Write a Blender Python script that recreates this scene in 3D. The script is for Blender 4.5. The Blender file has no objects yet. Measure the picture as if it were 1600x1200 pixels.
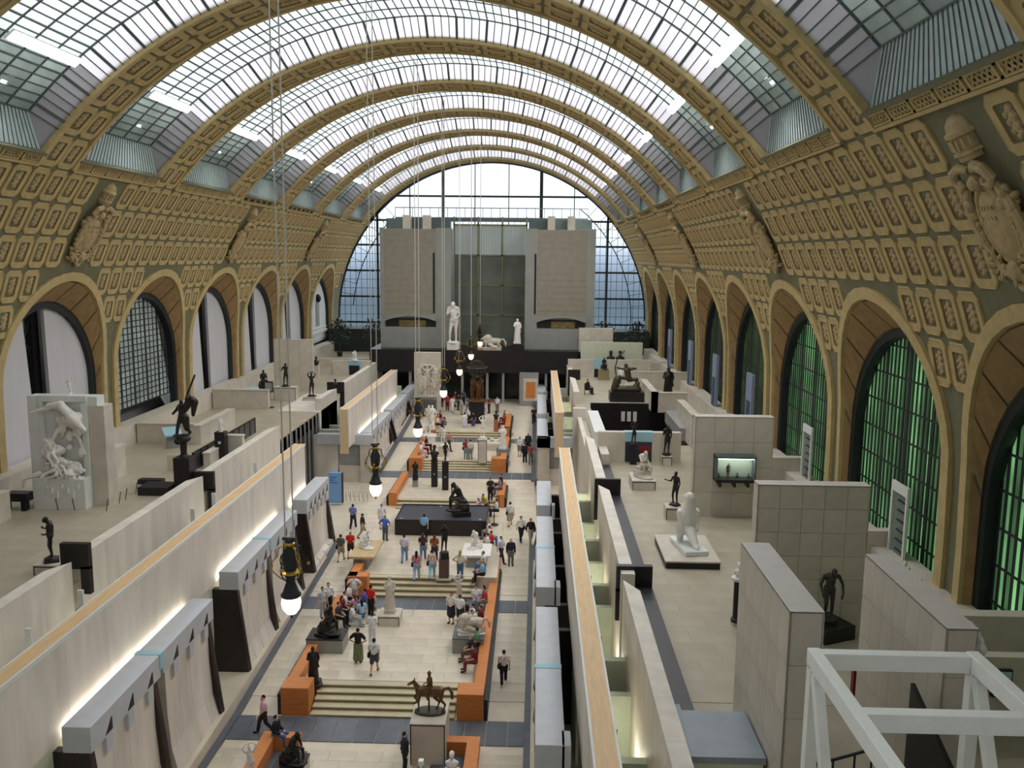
import bpy, bmesh, math, random
from math import sin, cos, pi, radians, sqrt, atan2
from mathutils import Vector, Matrix
import numpy as np
random.seed(7)
S = bpy.context.scene
C = S.collection
# ---------------------------------------------------------------- camera
FPX, PIT, YAW, ROL = 1343.68, 0.1473, -0.0288, 0.0097
CAM = Vector((6.4, 0.0, 19.6))
_f = Vector((sin(YAW)*cos(PIT), cos(YAW)*cos(PIT), -sin(PIT)))
_r0 = Vector((cos(YAW), -sin(YAW), 0)); _u0 = _r0.cross(_f)
_c, _s = cos(ROL), sin(ROL)
_r = _c*_r0 + _s*_u0; _u = -_s*_r0 + _c*_u0
cam = bpy.data.cameras.new('camera'); cam.sensor_width = 36; cam.lens = FPX/1600*36; cam.clip_end = 600; cam.clip_start = .1
co = bpy.data.objects.new('camera', cam); C.objects.link(co)
co.matrix_world = Matrix(((_r.x, _u.x, -_f.x, CAM.x), (_r.y, _u.y, -_f.y, CAM.y), (_r.z, _u.z, -_f.z, CAM.z), (0, 0, 0, 1)))
S.camera = co
S.view_settings.view_transform = 'Standard'; S.view_settings.look = 'None'
S.view_settings.gamma = 1; S.view_settings.use_curve_mapping = False
S.view_settings.exposure = 0.33
# ---------------------------------------------------------------- overcast sky
W = bpy.data.worlds.new('sky'); S.world = W; W.use_nodes = True
nt = W.node_tree; nt.nodes.clear()
tc = nt.nodes.new('ShaderNodeTexCoord'); sp = nt.nodes.new('ShaderNodeSeparateXYZ'); cr = nt.nodes.new('ShaderNodeValToRGB')
mp = nt.nodes.new('ShaderNodeMapRange'); mp.inputs[1].default_value = -.3; mp.inputs[2].default_value = 1.0
bg = nt.nodes.new('ShaderNodeBackground'); ou = nt.nodes.new('ShaderNodeOutputWorld')
nt.links.new(tc.outputs['Generated'], sp.inputs[0]); nt.links.new(sp.outputs[2], mp.inputs[0])
nt.links.new(mp.outputs[0], cr.inputs[0]); nt.links.new(cr.outputs[0], bg.inputs[0]); nt.links.new(bg.outputs[0], ou.inputs[0])
el = cr.color_ramp.elements
el[0].position = 0; el[0].color = (.05, .07, .09, 1)
el[1].position = 1; el[1].color = (.82, .82, .82, 1)
for p, c in ((.19, (.03, .04, .05, 1)), (.2154, (.055, .068, .088, 1)), (.231, (.10, .118, .145, 1)), (.247, (.20, .21, .225, 1)), (.30, (.26, .27, .28, 1)), (.55, (.38, .39, .39, 1))):
    e = el.new(p); e.color = c
bg.inputs[1].default_value = 5.1
# ---------------------------------------------------------------- helpers: pixels of the photograph to points
def ray(x, y):
    dx, dy = (x-800)/FPX, (y-600)/FPX
    return _f + _r*dx - _u*dy
def G(x, y, z):
    d = ray(x, y); t = (z-CAM.z)/d.z; return (CAM.x+d.x*t, d.y*t)
def AX(x, y, X):
    d = ray(x, y); t = (X-CAM.x)/d.x; return (d.y*t, CAM.z+d.z*t)
def AY(x, y, Y):
    d = ray(x, y); t = Y/d.y; return (CAM.x+d.x*t, CAM.z+d.z*t)
SL, SY0 = .0614, 33.6
def fz(Y): return max(0.0, min(3.55, SL*(Y-SY0)))
def F(x, y):
    d = ray(x, y); t = (-SL*SY0-CAM.z)/(d.z-SL*d.y); X, Y = CAM.x+d.x*t, d.y*t
    if Y < SY0: X, Y = G(x, y, 0); return (X, Y, 0)
    if Y > 91.4: X, Y = G(x, y, 3.55); return (X, Y, 3.55)
    return (X, Y, CAM.z+d.z*t)
# ---------------------------------------------------------------- materials
def lin(c):
    return tuple(((v/255)/12.92 if v/255 <= .04045 else ((v/255+.055)/1.055)**2.4) for v in c)+(1,)
MC = {}
def mat(name, rgb, rough=.6, var=.12, scale=3.0, metal=0.0, bump=0.0, rnd=0.0, stretch=None, emit=0.0, spec=.4):
    if name in MC: return MC[name]
    m = bpy.data.materials.new(name); m.use_nodes = True; t = m.node_tree; b = t.nodes['Principled BSDF']
    b.inputs['Roughness'].default_value = rough; b.inputs['Metallic'].default_value = metal
    b.inputs['Specular IOR Level'].default_value = spec
    col = lin(rgb)
    tc = t.nodes.new('ShaderNodeTexCoord'); mpn = t.nodes.new('ShaderNodeMapping'); no = t.nodes.new('ShaderNodeTexNoise')
    no.inputs['Scale'].default_value = scale; no.inputs['Detail'].default_value = 5
    if stretch: mpn.inputs['Scale'].default_value = stretch
    t.links.new(tc.outputs['Object'], mpn.inputs[0]); t.links.new(mpn.outputs[0], no.inputs['Vector'])
    r = t.nodes.new('ShaderNodeValToRGB')
    r.color_ramp.elements[0].position = .3; r.color_ramp.elements[1].position = .7
    r.color_ramp.elements[0].color = tuple(v*(1-var) for v in col[:3])+(1,)
    r.color_ramp.elements[1].color = tuple(min(1, v*(1+var)) for v in col[:3])+(1,)
    t.links.new(no.outputs['Fac'], r.inputs[0]); out = r.outputs[0]
    if rnd:
        oi = t.nodes.new('ShaderNodeObjectInfo'); mr = t.nodes.new('ShaderNodeMapRange')
        mr.inputs[3].default_value = 1-rnd; mr.inputs[4].default_value = 1+rnd
        t.links.new(oi.outputs['Random'], mr.inputs[0])
        hs = t.nodes.new('ShaderNodeHueSaturation'); t.links.new(out, hs.inputs['Color']); t.links.new(mr.outputs[0], hs.inputs['Value']); out = hs.outputs[0]
    t.links.new(out, b.inputs['Base Color'])
    if bump:
        bp = t.nodes.new('ShaderNodeBump'); bp.inputs['Strength'].default_value = bump; bp.inputs['Distance'].default_value = .03
        t.links.new(no.outputs['Fac'], bp.inputs['Height']); t.links.new(bp.outputs[0], b.inputs['Normal'])
    if emit:
        b.inputs['Emission Color'].default_value = col; b.inputs['Emission Strength'].default_value = emit
    MC[name] = m; return m
def glass(name, rgb, trans=.3, rough=.1, fac=.85):
    m = bpy.data.materials.new(name); m.use_nodes = True; t = m.node_tree; t.nodes.clear()
    o = t.nodes.new('ShaderNodeOutputMaterial'); a = t.nodes.new('ShaderNodeBsdfTransparent'); g = t.nodes.new('ShaderNodeBsdfGlossy')
    a.inputs[0].default_value = lin(rgb); g.inputs['Roughness'].default_value = rough
    x = t.nodes.new('ShaderNodeMixShader'); x.inputs[0].default_value = 1-fac
    t.links.new(a.outputs[0], x.inputs[1]); t.links.new(g.outputs[0], x.inputs[2]); t.links.new(x.outputs[0], o.inputs[0]); MC[name] = m; return m
def translucent(name, rgb, rnd=.1, var=.1):
    m = bpy.data.materials.new(name); m.use_nodes = True; t = m.node_tree; t.nodes.clear()
    o = t.nodes.new('ShaderNodeOutputMaterial'); a = t.nodes.new('ShaderNodeBsdfTranslucent'); g = t.nodes.new('ShaderNodeBsdfDiffuse')
    x = t.nodes.new('ShaderNodeMixShader'); x.inputs[0].default_value = .2
    no = t.nodes.new('ShaderNodeTexNoise'); no.inputs['Scale'].default_value = .6; no.inputs['Detail'].default_value = 3
    tcn = t.nodes.new('ShaderNodeTexCoord'); t.links.new(tcn.outputs['Object'], no.inputs['Vector'])
    oi = t.nodes.new('ShaderNodeObjectInfo'); mr = t.nodes.new('ShaderNodeMapRange')
    mr.inputs[3].default_value = 1-rnd; mr.inputs[4].default_value = 1; t.links.new(oi.outputs['Random'], mr.inputs[0])
    m2 = t.nodes.new('ShaderNodeMapRange'); m2.inputs[1].default_value = .3; m2.inputs[2].default_value = .7
    m2.inputs[3].default_value = 1-var; m2.inputs[4].default_value = 1; t.links.new(no.outputs['Fac'], m2.inputs[0])
    mu = t.nodes.new('ShaderNodeMath'); mu.operation = 'MULTIPLY'; t.links.new(mr.outputs[0], mu.inputs[0]); t.links.new(m2.outputs[0], mu.inputs[1])
    hs = t.nodes.new('ShaderNodeHueSaturation'); hs.inputs['Color'].default_value = lin(rgb); t.links.new(mu.outputs[0], hs.inputs['Value'])
    t.links.new(hs.outputs[0], a.inputs[0]); t.links.new(hs.outputs[0], g.inputs[0])
    t.links.new(a.outputs[0], x.inputs[1]); t.links.new(g.outputs[0], x.inputs[2]); t.links.new(x.outputs[0], o.inputs[0]); MC[name] = m; return m
def lamp_mat(name, rgb, st):
    m = bpy.data.materials.new(name); m.use_nodes = True; b = m.node_tree.nodes['Principled BSDF']
    b.inputs['Base Color'].default_value = lin(rgb); b.inputs['Emission Color'].default_value = lin(rgb); b.inputs['Emission Strength'].default_value = st
    MC[name] = m; return m
STONE = mat('pale_limestone', (206, 197, 183), .55, .10, 1.1, rnd=.05)
STONEV = mat('limestone_wall', (222, 213, 202), .6, .12, 1.3, stretch=(1, 1, .25), rnd=.04)
SFLOOR = mat('limestone_floor', (212, 200, 180), .32, .09, .9, rnd=.07)
TFLOOR = mat('terrace_floor_stone', (178, 168, 148), .4, .10, .8, rnd=.05)
SLATE = mat('slate_band', (98, 102, 110), .35, .12, 2, rnd=.08)
BLACK = mat('black_metal_panel', (34, 31, 33), .4, .2, 3)
DARKB = mat('dark_bronze_panel', (48, 38, 38), .35, .2, 3)
GREYB = mat('pale_grey_stone', (196, 198, 204), .5, .05, 2)
COPE = mat('pale_coping_stone', (204, 199, 194), .5, .05, 2)
GREYD = mat('mid_grey_stone', (150, 150, 148), .5, .08, 2)
ORANGE = mat('orange_wood', (206, 128, 66), .45, .14, 2.2, stretch=(1, 6, 6))
CAPW = mat('light_oak', (226, 190, 144), .5, .08, 2.0, stretch=(6, .6, 6))
WHITE = mat('white_paint', (226, 228, 226), .45, .04, 2)
MARBLE = mat('white_marble', (236, 232, 226), .4, .05, 4)
MARBG = mat('aged_marble', (206, 198, 184), .5, .12, 4)
BRONZE = mat('dark_bronze', (44, 40, 38), .38, .25, 6, metal=.3)
BRONZG = mat('green_bronze', (78, 74, 58), .4, .25, 6, metal=.4)
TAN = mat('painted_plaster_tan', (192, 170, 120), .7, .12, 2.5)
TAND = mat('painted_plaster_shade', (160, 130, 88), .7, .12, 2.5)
TANL = mat('gilded_plaster', (184, 162, 120), .6, .14, 4, bump=.3)
OLIVE = mat('olive_grey_plaster', (116, 114, 88), .7, .10, 2)
IRON = mat('dark_iron', (40, 44, 48), .5, .1, 4)
STEEL = mat('blue_grey_steel', (92, 104, 104), .5, .12, 3)
GREENW = mat('pale_green_wall', (206, 212, 190), .7, .05, 2)
SIGNB = mat('blue_sign', (120, 164, 214), .5, .03, 2)
SIGNP = mat('pale_blue_panel', (160, 200, 214), .5, .05, 2)
GOLD = mat('gilt_brass', (196, 160, 70), .3, .2, 6, metal=.7)
RED = mat('deep_red', (122, 28, 34), .5, .1, 3)
WHFRAME = mat('white_steel', (246, 248, 244), .4, .03, 3)
GRILLE = mat('grille_dark', (52, 42, 30), .7, .1, 3)
GLASSC = glass('clear_glass', (236, 244, 248), fac=.93)
GLASSD = glass('smoked_glass', (120, 128, 118), fac=.8, rough=.15)
PANE = translucent('frosted_skylight_glass', (184, 193, 193), rnd=.16, var=.14)
COVE = translucent('frosted_cove_glass', (190, 188, 194), rnd=.08, var=.18)
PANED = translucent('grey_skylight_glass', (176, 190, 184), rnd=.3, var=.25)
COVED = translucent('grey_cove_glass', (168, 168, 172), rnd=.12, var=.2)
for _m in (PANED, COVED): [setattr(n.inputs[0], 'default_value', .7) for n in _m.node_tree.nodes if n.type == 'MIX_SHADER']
LAMPW = lamp_mat('white_lamp', (250, 248, 255), 7)
GLOBE = lamp_mat('warm_globe', (255, 214, 176), 2.6)
# ---------------------------------------------------------------- mesh builder
class M:
    def __init__(s): s.v = []; s.f = []; s.m = []
    def quad(s, pts, mi=0):
        n = len(s.v); s.v += [tuple(p) for p in pts]; s.f.append(tuple(range(n, n+len(pts)))); s.m.append(mi)
    def box(s, a, b, mi=0):
        x0, y0, z0 = a; x1, y1, z1 = b
        x0, x1 = sorted((x0, x1)); y0, y1 = sorted((y0, y1)); z0, z1 = sorted((z0, z1))
        n = len(s.v); s.v += [(x0,y0,z0),(x1,y0,z0),(x1,y1,z0),(x0,y1,z0),(x0,y0,z1),(x1,y0,z1),(x1,y1,z1),(x0,y1,z1)]
        for q in ((0,3,2,1),(4,5,6,7),(0,1,5,4),(1,2,6,5),(2,3,7,6),(3,0,4,7)): s.f.append(tuple(n+i for i in q)); s.m.append(mi)
        return s
    def hexa(s, lo, hi, mi=0):      # two rings of points joined into a solid
        k = len(lo); n = len(s.v); s.v += [tuple(p) for p in lo]+[tuple(p) for p in hi]
        s.f.append(tuple(range(n+k-1, n-1, -1))); s.f.append(tuple(range(n+k, n+2*k))); s.m += [mi, mi]
        for i in range(k):
            j = (i+1) % k; s.f.append((n+i, n+j, n+k+j, n+k+i)); s.m.append(mi)
        return s
    def bar(s, p, q, w, h=None, up=(0,0,1), mi=0):
        p, q = Vector(p), Vector(q); d = (q-p).normalized(); u = Vector(up)
        if abs(d.dot(u)) > .98: u = Vector((0,1,0))
        r = d.cross(u).normalized(); u = r.cross(d); h = h or w; a, b = r*w/2, u*h/2
        return s.hexa([p-a-b, p+a-b, p+a+b, p-a+b], [q-a-b, q+a-b, q+a+b, q-a+b], mi)
    def tube(s, pts, rad, n=8, mi=0, closed=False):
        pts = [Vector(p) for p in pts]; base = len(s.v); k = len(pts)
        if not hasattr(rad, '__len__'): rad = [rad]*k
        for i, p in enumerate(pts):
            a = pts[max(0, i-1)]; b = pts[min(k-1, i+1)]; d = (b-a).normalized()
            u = Vector((0,0,1)) if abs(d.z) < .9 else Vector((0,1,0)); r = d.cross(u).normalized(); u = r.cross(d)
            for j in range(n):
                t = 2*pi*j/n; s.v.append(tuple(p+(r*cos(t)+u*sin(t))*rad[i]))
        for i in range(k-1):
            for j in range(n):
                j2 = (j+1) % n; s.f.append((base+i*n+j, base+i*n+j2, base+(i+1)*n+j2, base+(i+1)*n+j)); s.m.append(mi)
        s.f.append(tuple(base+n-1-j for j in range(n))); s.f.append(tuple(base+(k-1)*n+j for j in range(n))); s.m += [mi, mi]
        return s
    def lathe(s, prof, c=(0,0,0), n=14, mi=0):   # profile (radius, z)
        base = len(s.v); k = len(prof)
        for r, z in prof:
            for j in range(n):
                t = 2*pi*j/n; s.v.append((c[0]+r*cos(t), c[1]+r*sin(t), c[2]+z))
        for i in range(k-1):
            for j in range(n):
                j2 = (j+1) % n; s.f.append((base+i*n+j, base+i*n+j2, base+(i+1)*n+j2, base+(i+1)*n+j)); s.m.append(mi)
        s.f.append(tuple(base+n-1-j for j in range(n))); s.f.append(tuple(base+(k-1)*n+j for j in range(n))); s.m += [mi, mi]
        return s
    def ell(s, c, r, n=8, mi=0, rot=None):
        k = max(4, n//2+1); base = len(s.v); c = Vector(c)
        for i in range(k+1):
            a = -pi/2+pi*i/k
            for j in range(n):
                t = 2*pi*j/n; p = Vector((r[0]*cos(a)*cos(t), r[1]*cos(a)*sin(t), r[2]*sin(a)))
                if i in (0, k): p = Vector((.02*r[0]*cos(t), .02*r[1]*sin(t), r[2]*sin(a)))
                if rot: p = rot @ p
                s.v.append(tuple(c+p))
        for i in range(k):
            for j in range(n):
                j2 = (j+1) % n; s.f.append((base+i*n+j, base+i*n+j2, base+(i+1)*n+j2, base+(i+1)*n+j)); s.m.append(mi)
        s.f.append(tuple(base+n-1-j for j in range(n))); s.f.append(tuple(base+k*n+j for j in range(n))); s.m += [mi, mi]
        return s
    def cap(s, p, q, r0, r1, n=9, mi=0):          # tapered capsule
        p, q = Vector(p), Vector(q); d = q-p; L = d.length
        if L < 1e-5: return s.ell(p, (r0,r0,r0), n, mi)
        d.normalize(); pts, rr = [], []
        for a in (-85, -45): pts.append(p+d*sin(radians(a))*r0); rr.append(r0*cos(radians(a)))
        pts += [p, q]; rr += [r0, r1]
        for a in (45, 85): pts.append(q+d*sin(radians(a))*r1); rr.append(r1*cos(radians(a)))
        u = Vector((0,0,1)) if abs(d.z) < .9 else Vector((0,1,0)); r = d.cross(u).normalized(); u = r.cross(d)
        base = len(s.v); k = len(pts)
        for i in range(k):
            for j in range(n):
                t = 2*pi*j/n; s.v.append(tuple(pts[i]+(r*cos(t)+u*sin(t))*rr[i]))
        for i in range(k-1):
            for j in range(n):
                j2 = (j+1) % n; s.f.append((base+i*n+j, base+i*n+j2, base+(i+1)*n+j2, base+(i+1)*n+j)); s.m.append(mi)
        s.f.append(tuple(base+n-1-j for j in range(n))); s.f.append(tuple(base+(k-1)*n+j for j in range(n))); s.m += [mi, mi]
        return s
    def mesh(s, name, mats=(), smooth=False):
        me = bpy.data.meshes.new(name); me.from_pydata(s.v, [], s.f)
        for m in mats: me.materials.append(m)
        me.polygons.foreach_set('material_index', s.m)
        if smooth: me.polygons.foreach_set('use_smooth', [True]*len(s.f))
        me.update(); return me
    def build(s, name, mats, parent=None, smooth=False, bevel=0, fix=False):
        if not isinstance(mats, (list, tuple)): mats = [mats]
        me = s.mesh(name, mats, smooth)
        if fix:
            bm = bmesh.new(); bm.from_mesh(me); bmesh.ops.recalc_face_normals(bm, faces=bm.faces); bm.to_mesh(me); bm.free()
        o = link(name, me, parent)
        if bevel:
            b = o.modifiers.new('b', 'BEVEL'); b.width = bevel; b.segments = 1; b.limit_method = 'ANGLE'
        return o
def link(name, me, parent=None, loc=None, mtx=None):
    o = bpy.data.objects.new(name, me); C.objects.link(o)
    if parent: o.parent = parent
    if mtx is not None: o.matrix_world = mtx if not parent else mtx
    if loc is not None: o.location = loc
    return o
def tag(o, label=None, cat=None, group=None, kind=None):
    for k, v in (('label', label), ('category', cat), ('group', group), ('kind', kind)):
        if v: o[k] = v
    return o
def empty(name, loc=(0,0,0), rz=0, label=None, cat=None, group=None, kind=None):
    o = bpy.data.objects.new(name, None); C.objects.link(o); o.location = loc; o.rotation_euler = (0,0,rz); o.empty_display_size = .2
    return tag(o, label, cat, group, kind)
def struct(name, m, mats, label=None, **k):
    return tag(m.build(name, mats, **k), label, 'structure' if label else None, None, 'structure')
def blob(m, voxel, smooth=2, name='blob'):        # melts overlapping solids into one continuous surface
    me = m.mesh(name); o = bpy.data.objects.new(name, me); C.objects.link(o)
    r = o.modifiers.new('r', 'REMESH'); r.mode = 'VOXEL'; r.voxel_size = voxel; r.use_smooth_shade = True
    if smooth: q = o.modifiers.new('s', 'SMOOTH'); q.iterations = smooth; q.factor = .5
    dg = bpy.context.evaluated_depsgraph_get(); dg.update()
    out = bpy.data.meshes.new_from_object(o.evaluated_get(dg)); out.name = name
    bpy.data.objects.remove(o); bpy.data.meshes.remove(me)
    out.materials.clear(); out.materials.append(None)
    return out
def put(name, me, mt, parent=None, loc=(0,0,0), rz=0, sc=1, rot=None):
    o = bpy.data.objects.new(name, me); C.objects.link(o); o.location = loc; o.rotation_euler = rot or (0,0,rz)
    o.scale = (sc,)*3 if not hasattr(sc, '__len__') else sc
    if parent: o.parent = parent
    if mt:
        if not me.materials: me.materials.append(None)
        o.material_slots[0].link = 'OBJECT'; o.material_slots[0].material = mt
    return o
# ================================================================= the vault
R0, ZC, P, Y0 = 21.19, 10.95, 12.19, 29.62
YE, YS, TZ = 118.7, 8.0, 7.0
def YR(k): return Y0+P*k
def V(phi, Y, r=R0): a = radians(phi); return Vector((r*cos(a), Y, ZC+r*sin(a)))
H = [36.7, 31.65, 26.6, 21.55, 16.5, 11.45, 6.4]     # latitude of the horizontal grooves
CW = P/8
AO, ZO, AI, ZI, XI = 5.65, 12.85, 5.05, 11.75, 21.45   # outer and inner arch of a side bay
def wo(z): return AO if z <= ZO else sqrt(max(0, AO*AO-(z-ZO)**2))
def arch(r, zc, n, zb):       # (y, z) round an arch from foot to foot
    out = [(-r, zb), (-r, (zb+zc)/2)]+[(-r*cos(pi*i/n), zc+r*sin(pi*i/n)) for i in range(n+1)]+[(r, (zb+zc)/2), (r, zb)]
    return out
def sx(z): return R0 if z < ZC else sqrt(R0*R0-(z-ZC)**2)
# coffer: raised octagon frame, sunk panel and a rosette
def coffer_mesh(w, h, name):
    m = M(); c = w*.17
    def octa(w, h, c, z): return [(-w/2+c,-h/2,z),(w/2-c,-h/2,z),(w/2,-h/2+c,z),(w/2,h/2-c,z),(w/2-c,h/2,z),(-w/2+c,h/2,z),(-w/2,h/2-c,z),(-w/2,-h/2+c,z)]
    def rct(w, h, z): return octa(w, h, w*.08, z)
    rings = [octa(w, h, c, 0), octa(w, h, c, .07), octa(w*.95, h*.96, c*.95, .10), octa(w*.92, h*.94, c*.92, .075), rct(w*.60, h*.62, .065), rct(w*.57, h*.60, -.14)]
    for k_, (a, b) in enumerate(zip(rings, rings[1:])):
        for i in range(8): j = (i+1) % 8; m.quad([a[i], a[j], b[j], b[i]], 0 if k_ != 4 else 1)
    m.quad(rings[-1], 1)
    rr = random.Random(3)
    for i in range(11):
        y = h*(-.21+.042*i); x = w*.10*sin(i*2.1); s = w*(.07+.04*rr.random())*(1.25 if 2 < i < 8 else 1)
        m.ell((x, y, -.03), (s, s*1.1, .13), 5, 2)
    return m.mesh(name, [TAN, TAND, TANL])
COF = coffer_mesh(CW*.90, R0*radians(5.05)*.925, 'coffer')
def on_vault(name, me, phi, Y, parent, r=R0, flip=None):
    n = -Vector((cos(radians(phi)), 0, sin(radians(phi))))
    up = Vector((-sin(radians(phi)), 0, cos(radians(phi))))
    if phi > 90: up = -up
    ex = up.cross(n); p = V(phi, Y, r)
    o = link(name, me); o.parent = parent
    o.matrix_world = Matrix(((ex.x, up.x, n.x, p.x), (ex.y, up.y, n.y, p.y), (ex.z, up.z, n.z, p.z), (0,0,0,1)))
    return o
def cartouche_mesh():
    m = M()
    # turret over volutes and an inscribed oval shield with garlands; x across, y up, z out of the wall
    def dome(prof, n=12):       # half-turned profile (radius, y)
        for (r0, y0), (r1, y1) in zip(prof, prof[1:]):
            for j in range(n):
                a, b = pi*j/n, pi*(j+1)/n
                m.quad([(r0*cos(a), y0, .1+r0*sin(a)), (r0*cos(b), y0, .1+r0*sin(b)), (r1*cos(b), y1, .1+r1*sin(b)), (r1*cos(a), y1, .1+r1*sin(a))])
    dome([(.0,1.5), (.42,1.52), (.42,1.66), (.52,1.7), (.52,1.78), (.44,1.82), (.44,2.2), (.54,2.24), (.54,2.34), (.46,2.4), (.42,2.6), (.28,2.76), (.1,2.84), (.08,2.9), (.11,2.96), (.0,3.02)])
    for a in range(1, 8): t = pi*a/8; m.box((.46*cos(t)-.05, 1.86, .1+.44*sin(t)-.05), (.46*cos(t)+.05, 2.16, .1+.44*sin(t)+.06))
    for s in (-1, 1):
        m.tube([(s*.1, 1.25, .4), (s*.4, 1.38, .5), (s*.75, 1.25, .5), (s*.88, .95, .45), (s*.7, .75, .45), (s*.52, .85, .5), (s*.6, 1.0, .52)], [.12,.15,.16,.15,.12,.1,.07], 8)
        m.tube([(s*.7, .7, .3), (s*1.0, .3, .35), (s*1.12, -.4, .35), (s*1.0, -1.2, .3), (s*.7, -1.8, .3), (s*.25, -2.15, .35)], [.12,.15,.14,.15,.14,.1], 8)
        m.cap((s*.95, -.1, .3), (s*.9, .55, .25), .2, .12); m.ell((s*.85, .2, .42), (.16, .22, .16))
        for i in range(26): m.ell((s*(1.02+.17*sin(i*2.2)), .4-.1*i, .3+.1*cos(i*3)), (.09, .12, .14), 6)
        for i in range(9): a = i*.8; m.tube([(s*.75, -1.7, .3), (s*(.75+.35*cos(a)), -1.7+.4*sin(a), .42), (s*(.75+.5*cos(a)), -1.7+.62*sin(a), .3)], [.07,.07,.02], 5)
    m.ell((0, -.5, .2), (.72, 1.15, .34), 14); m.tube([(.74*cos(t*pi/12), -.5+1.18*sin(t*pi/12), .3) for t in range(25)], .075, 6)
    for y in (.1, -.2): 
        for i in range(5): m.box((-.36+.16*i, y-.05, .48), (-.27+.16*i, y+.06, .53))
    m.ell((0, .85, .42), (.24, .26, .24)); m.ell((0, -1.85, .35), (.3, .35, .25))
    for i in range(16): a = i*2.4; m.ell((.4*cos(a)*(.4+.04*i), -2.15+.28*sin(a), .35), (.1, .14, .12), 6)
    return m.mesh('cartouche', [TANL])
CART = cartouche_mesh()
BAYS = list(range(-2, 8))
def bay_range(k):
    a, b = YR(k), YR(k+1); return max(a, YS), min(b, YE)
walls = {}
NAR = 18
for side, wname in ((-1, 'wall_left'), (1, 'wall_right')):
    m = M()
    def P3(y, z, d=0): return (side*(sx(z)+d), y, z)
    zt = ZC+R0*sin(radians(38.6)); zs = [ZC+(ZC+R0*sin(radians(20.9))-ZC)*i/16 for i in range(17)]
    zs = [ZC+R0*sin(radians(20.3*i/16)) for i in range(17)]; zu = [ZC+R0*sin(radians(20.3+18.3*i/10)) for i in range(11)]
    for k in BAYS:
        ya, yb = YR(k), YR(k+1); yc = (ya+yb)/2
        lo, hi = bay_range(k)
        if hi <= lo: continue
        full = (yb <= YE+.5)
        for a, b in zip(zu, zu[1:]): m.quad([P3(lo, a), P3(hi, a), P3(hi, b), P3(lo, b)])
        zz = [TZ-.5, ZC]+zs[1:]
        for a, b in zip(zz, zz[1:]):
            if not full: m.quad([P3(lo, a), P3(hi, a), P3(hi, b), P3(lo, b)]); continue
            wa, wb = wo(a), wo(b)
            m.quad([P3(ya, a), P3(yc-wa, a), P3(yc-wb, b), P3(ya, b)]); m.quad([P3(yc+wa, a), P3(yb, a), P3(yb, b), P3(yc+wb, b)])
    w = struct(wname, m, OLIVE, fix=True); walls[side] = w
    # coffers row by row
    todo = []
    for k in BAYS:
        if YR(k+1) > YE+.5: cols = [0, 1]
        else: cols = range(8)
        cart = (k % 2 == 1)
        for c in cols:
            Yc = YR(k)+CW*(c+.5)
            if Yc < 14: continue
            for r in range(7):
                ph = H[r]-2.52 if r < 7 else 0
                if r < 3 and cart and c in (3, 4): continue
                if r == 3 and 2 <= c <= 5: continue
                if r >= 4 and 1 <= c <= 6: continue
                if r >= 5 and c in (0, 7): continue
                todo.append((Yc, ph))
    todo.sort()
    for Yc, ph in todo[:300]: on_vault('coffer', COF, ph if side > 0 else 180-ph, Yc, w)
    # cornice: rail, pierced grilles and small rosettes between the ribs
    for k in BAYS:
        lo, hi = YR(k)+CW, YR(k+1)-CW; hi = min(hi, YE)
        if hi-lo < .5: continue
        for nm, p0, p1, dr, mt_ in (('cornice_rail', 38.35, 38.75, .22, OLIVE), ('cornice_rail', 36.75, 37.05, .18, TAN)):
            mm = M(); a0, a1 = (p0, p1) if side > 0 else (180-p0, 180-p1)
            mm.hexa([V(a0, lo), V(a0, hi), V(a1, hi), V(a1, lo)], [V(a0, lo, R0-dr), V(a0, hi, R0-dr), V(a1, hi, R0-dr), V(a1, lo, R0-dr)])
            mm.build(nm, mt_, w, fix=True)
        n = 6; dy = (hi-lo)/n
        for i in range(n):
            mm = M(); y0, y1 = lo+dy*i+.08, lo+dy*(i+1)-.08
            def q(pa, ya, yb_, d, pb):
                a0, a1 = (pa, pb) if side > 0 else (180-pa, 180-pb)
                return [V(a0, ya), V(a0, yb_), V(a1, yb_), V(a1, ya)], [V(a0, ya, R0-d), V(a0, yb_, R0-d), V(a1, yb_, R0-d), V(a1, ya, R0-d)]
            mm.hexa(*q(37.1, y0, y1, .12, 37.28)); mm.hexa(*q(38.1, y0, y1, .12, 38.28))
            mm.hexa(*q(37.1, y0, y0+.1, .12, 38.28)); mm.hexa(*q(37.1, y1-.1, y1, .12, 38.28))
            mm.hexa(*q(37.28, y0+.1, y1-.1, .02, 38.1), mi=1)
            if k < 3:
                for j in range(5):
                    t = (j+.5)/5; yy = y0+.1+(y1-y0-.2)*t
                    for pa, pb in ((37.28, 38.1), (38.1, 37.28)):
                        A = V(pa if side > 0 else 180-pa, yy-.12, R0-.08); B_ = V(pb if side > 0 else 180-pb, yy+.12, R0-.08); mm.bar(A, B_, .05)
            mm.build('cornice_grille', [TAN, GRILLE], w, fix=True)
    for k in BAYS:
        if YR(k+1) > YE+.5: continue
        yc = YR(k)+P/2
        if yc < 16: continue
        A = [(yc+y, z) for y, z in arch(AO, ZO, NAR, TZ-.4)]; B = [(yc+y, z) for y, z in arch(AI, ZI, NAR, TZ-.4)]
        # moulded arch ring, its fillet and the splayed soffit in panels
        mm = M()
        A2 = [(yc+y, z) for y, z in arch(AO-.5, ZO, NAR, TZ-.4)]
        for i in range(len(A)-1):
            o0, o1, i0, i1 = A[i], A[i+1], A2[i], A2[i+1]
            f = lambda p, d, zr=None: (side*(sx(p[1])-d), p[0], p[1])
            mm.hexa([f(o0, -.1), f(o1, -.1), f(i1, -.1), f(i0, -.1)], [f(o0, .16), f(o1, .16), f(i1, .20), f(i0, .20)])
        mm.build('arch_moulding', TAN, w, fix=True)
        mm = M(); soff = []
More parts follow.
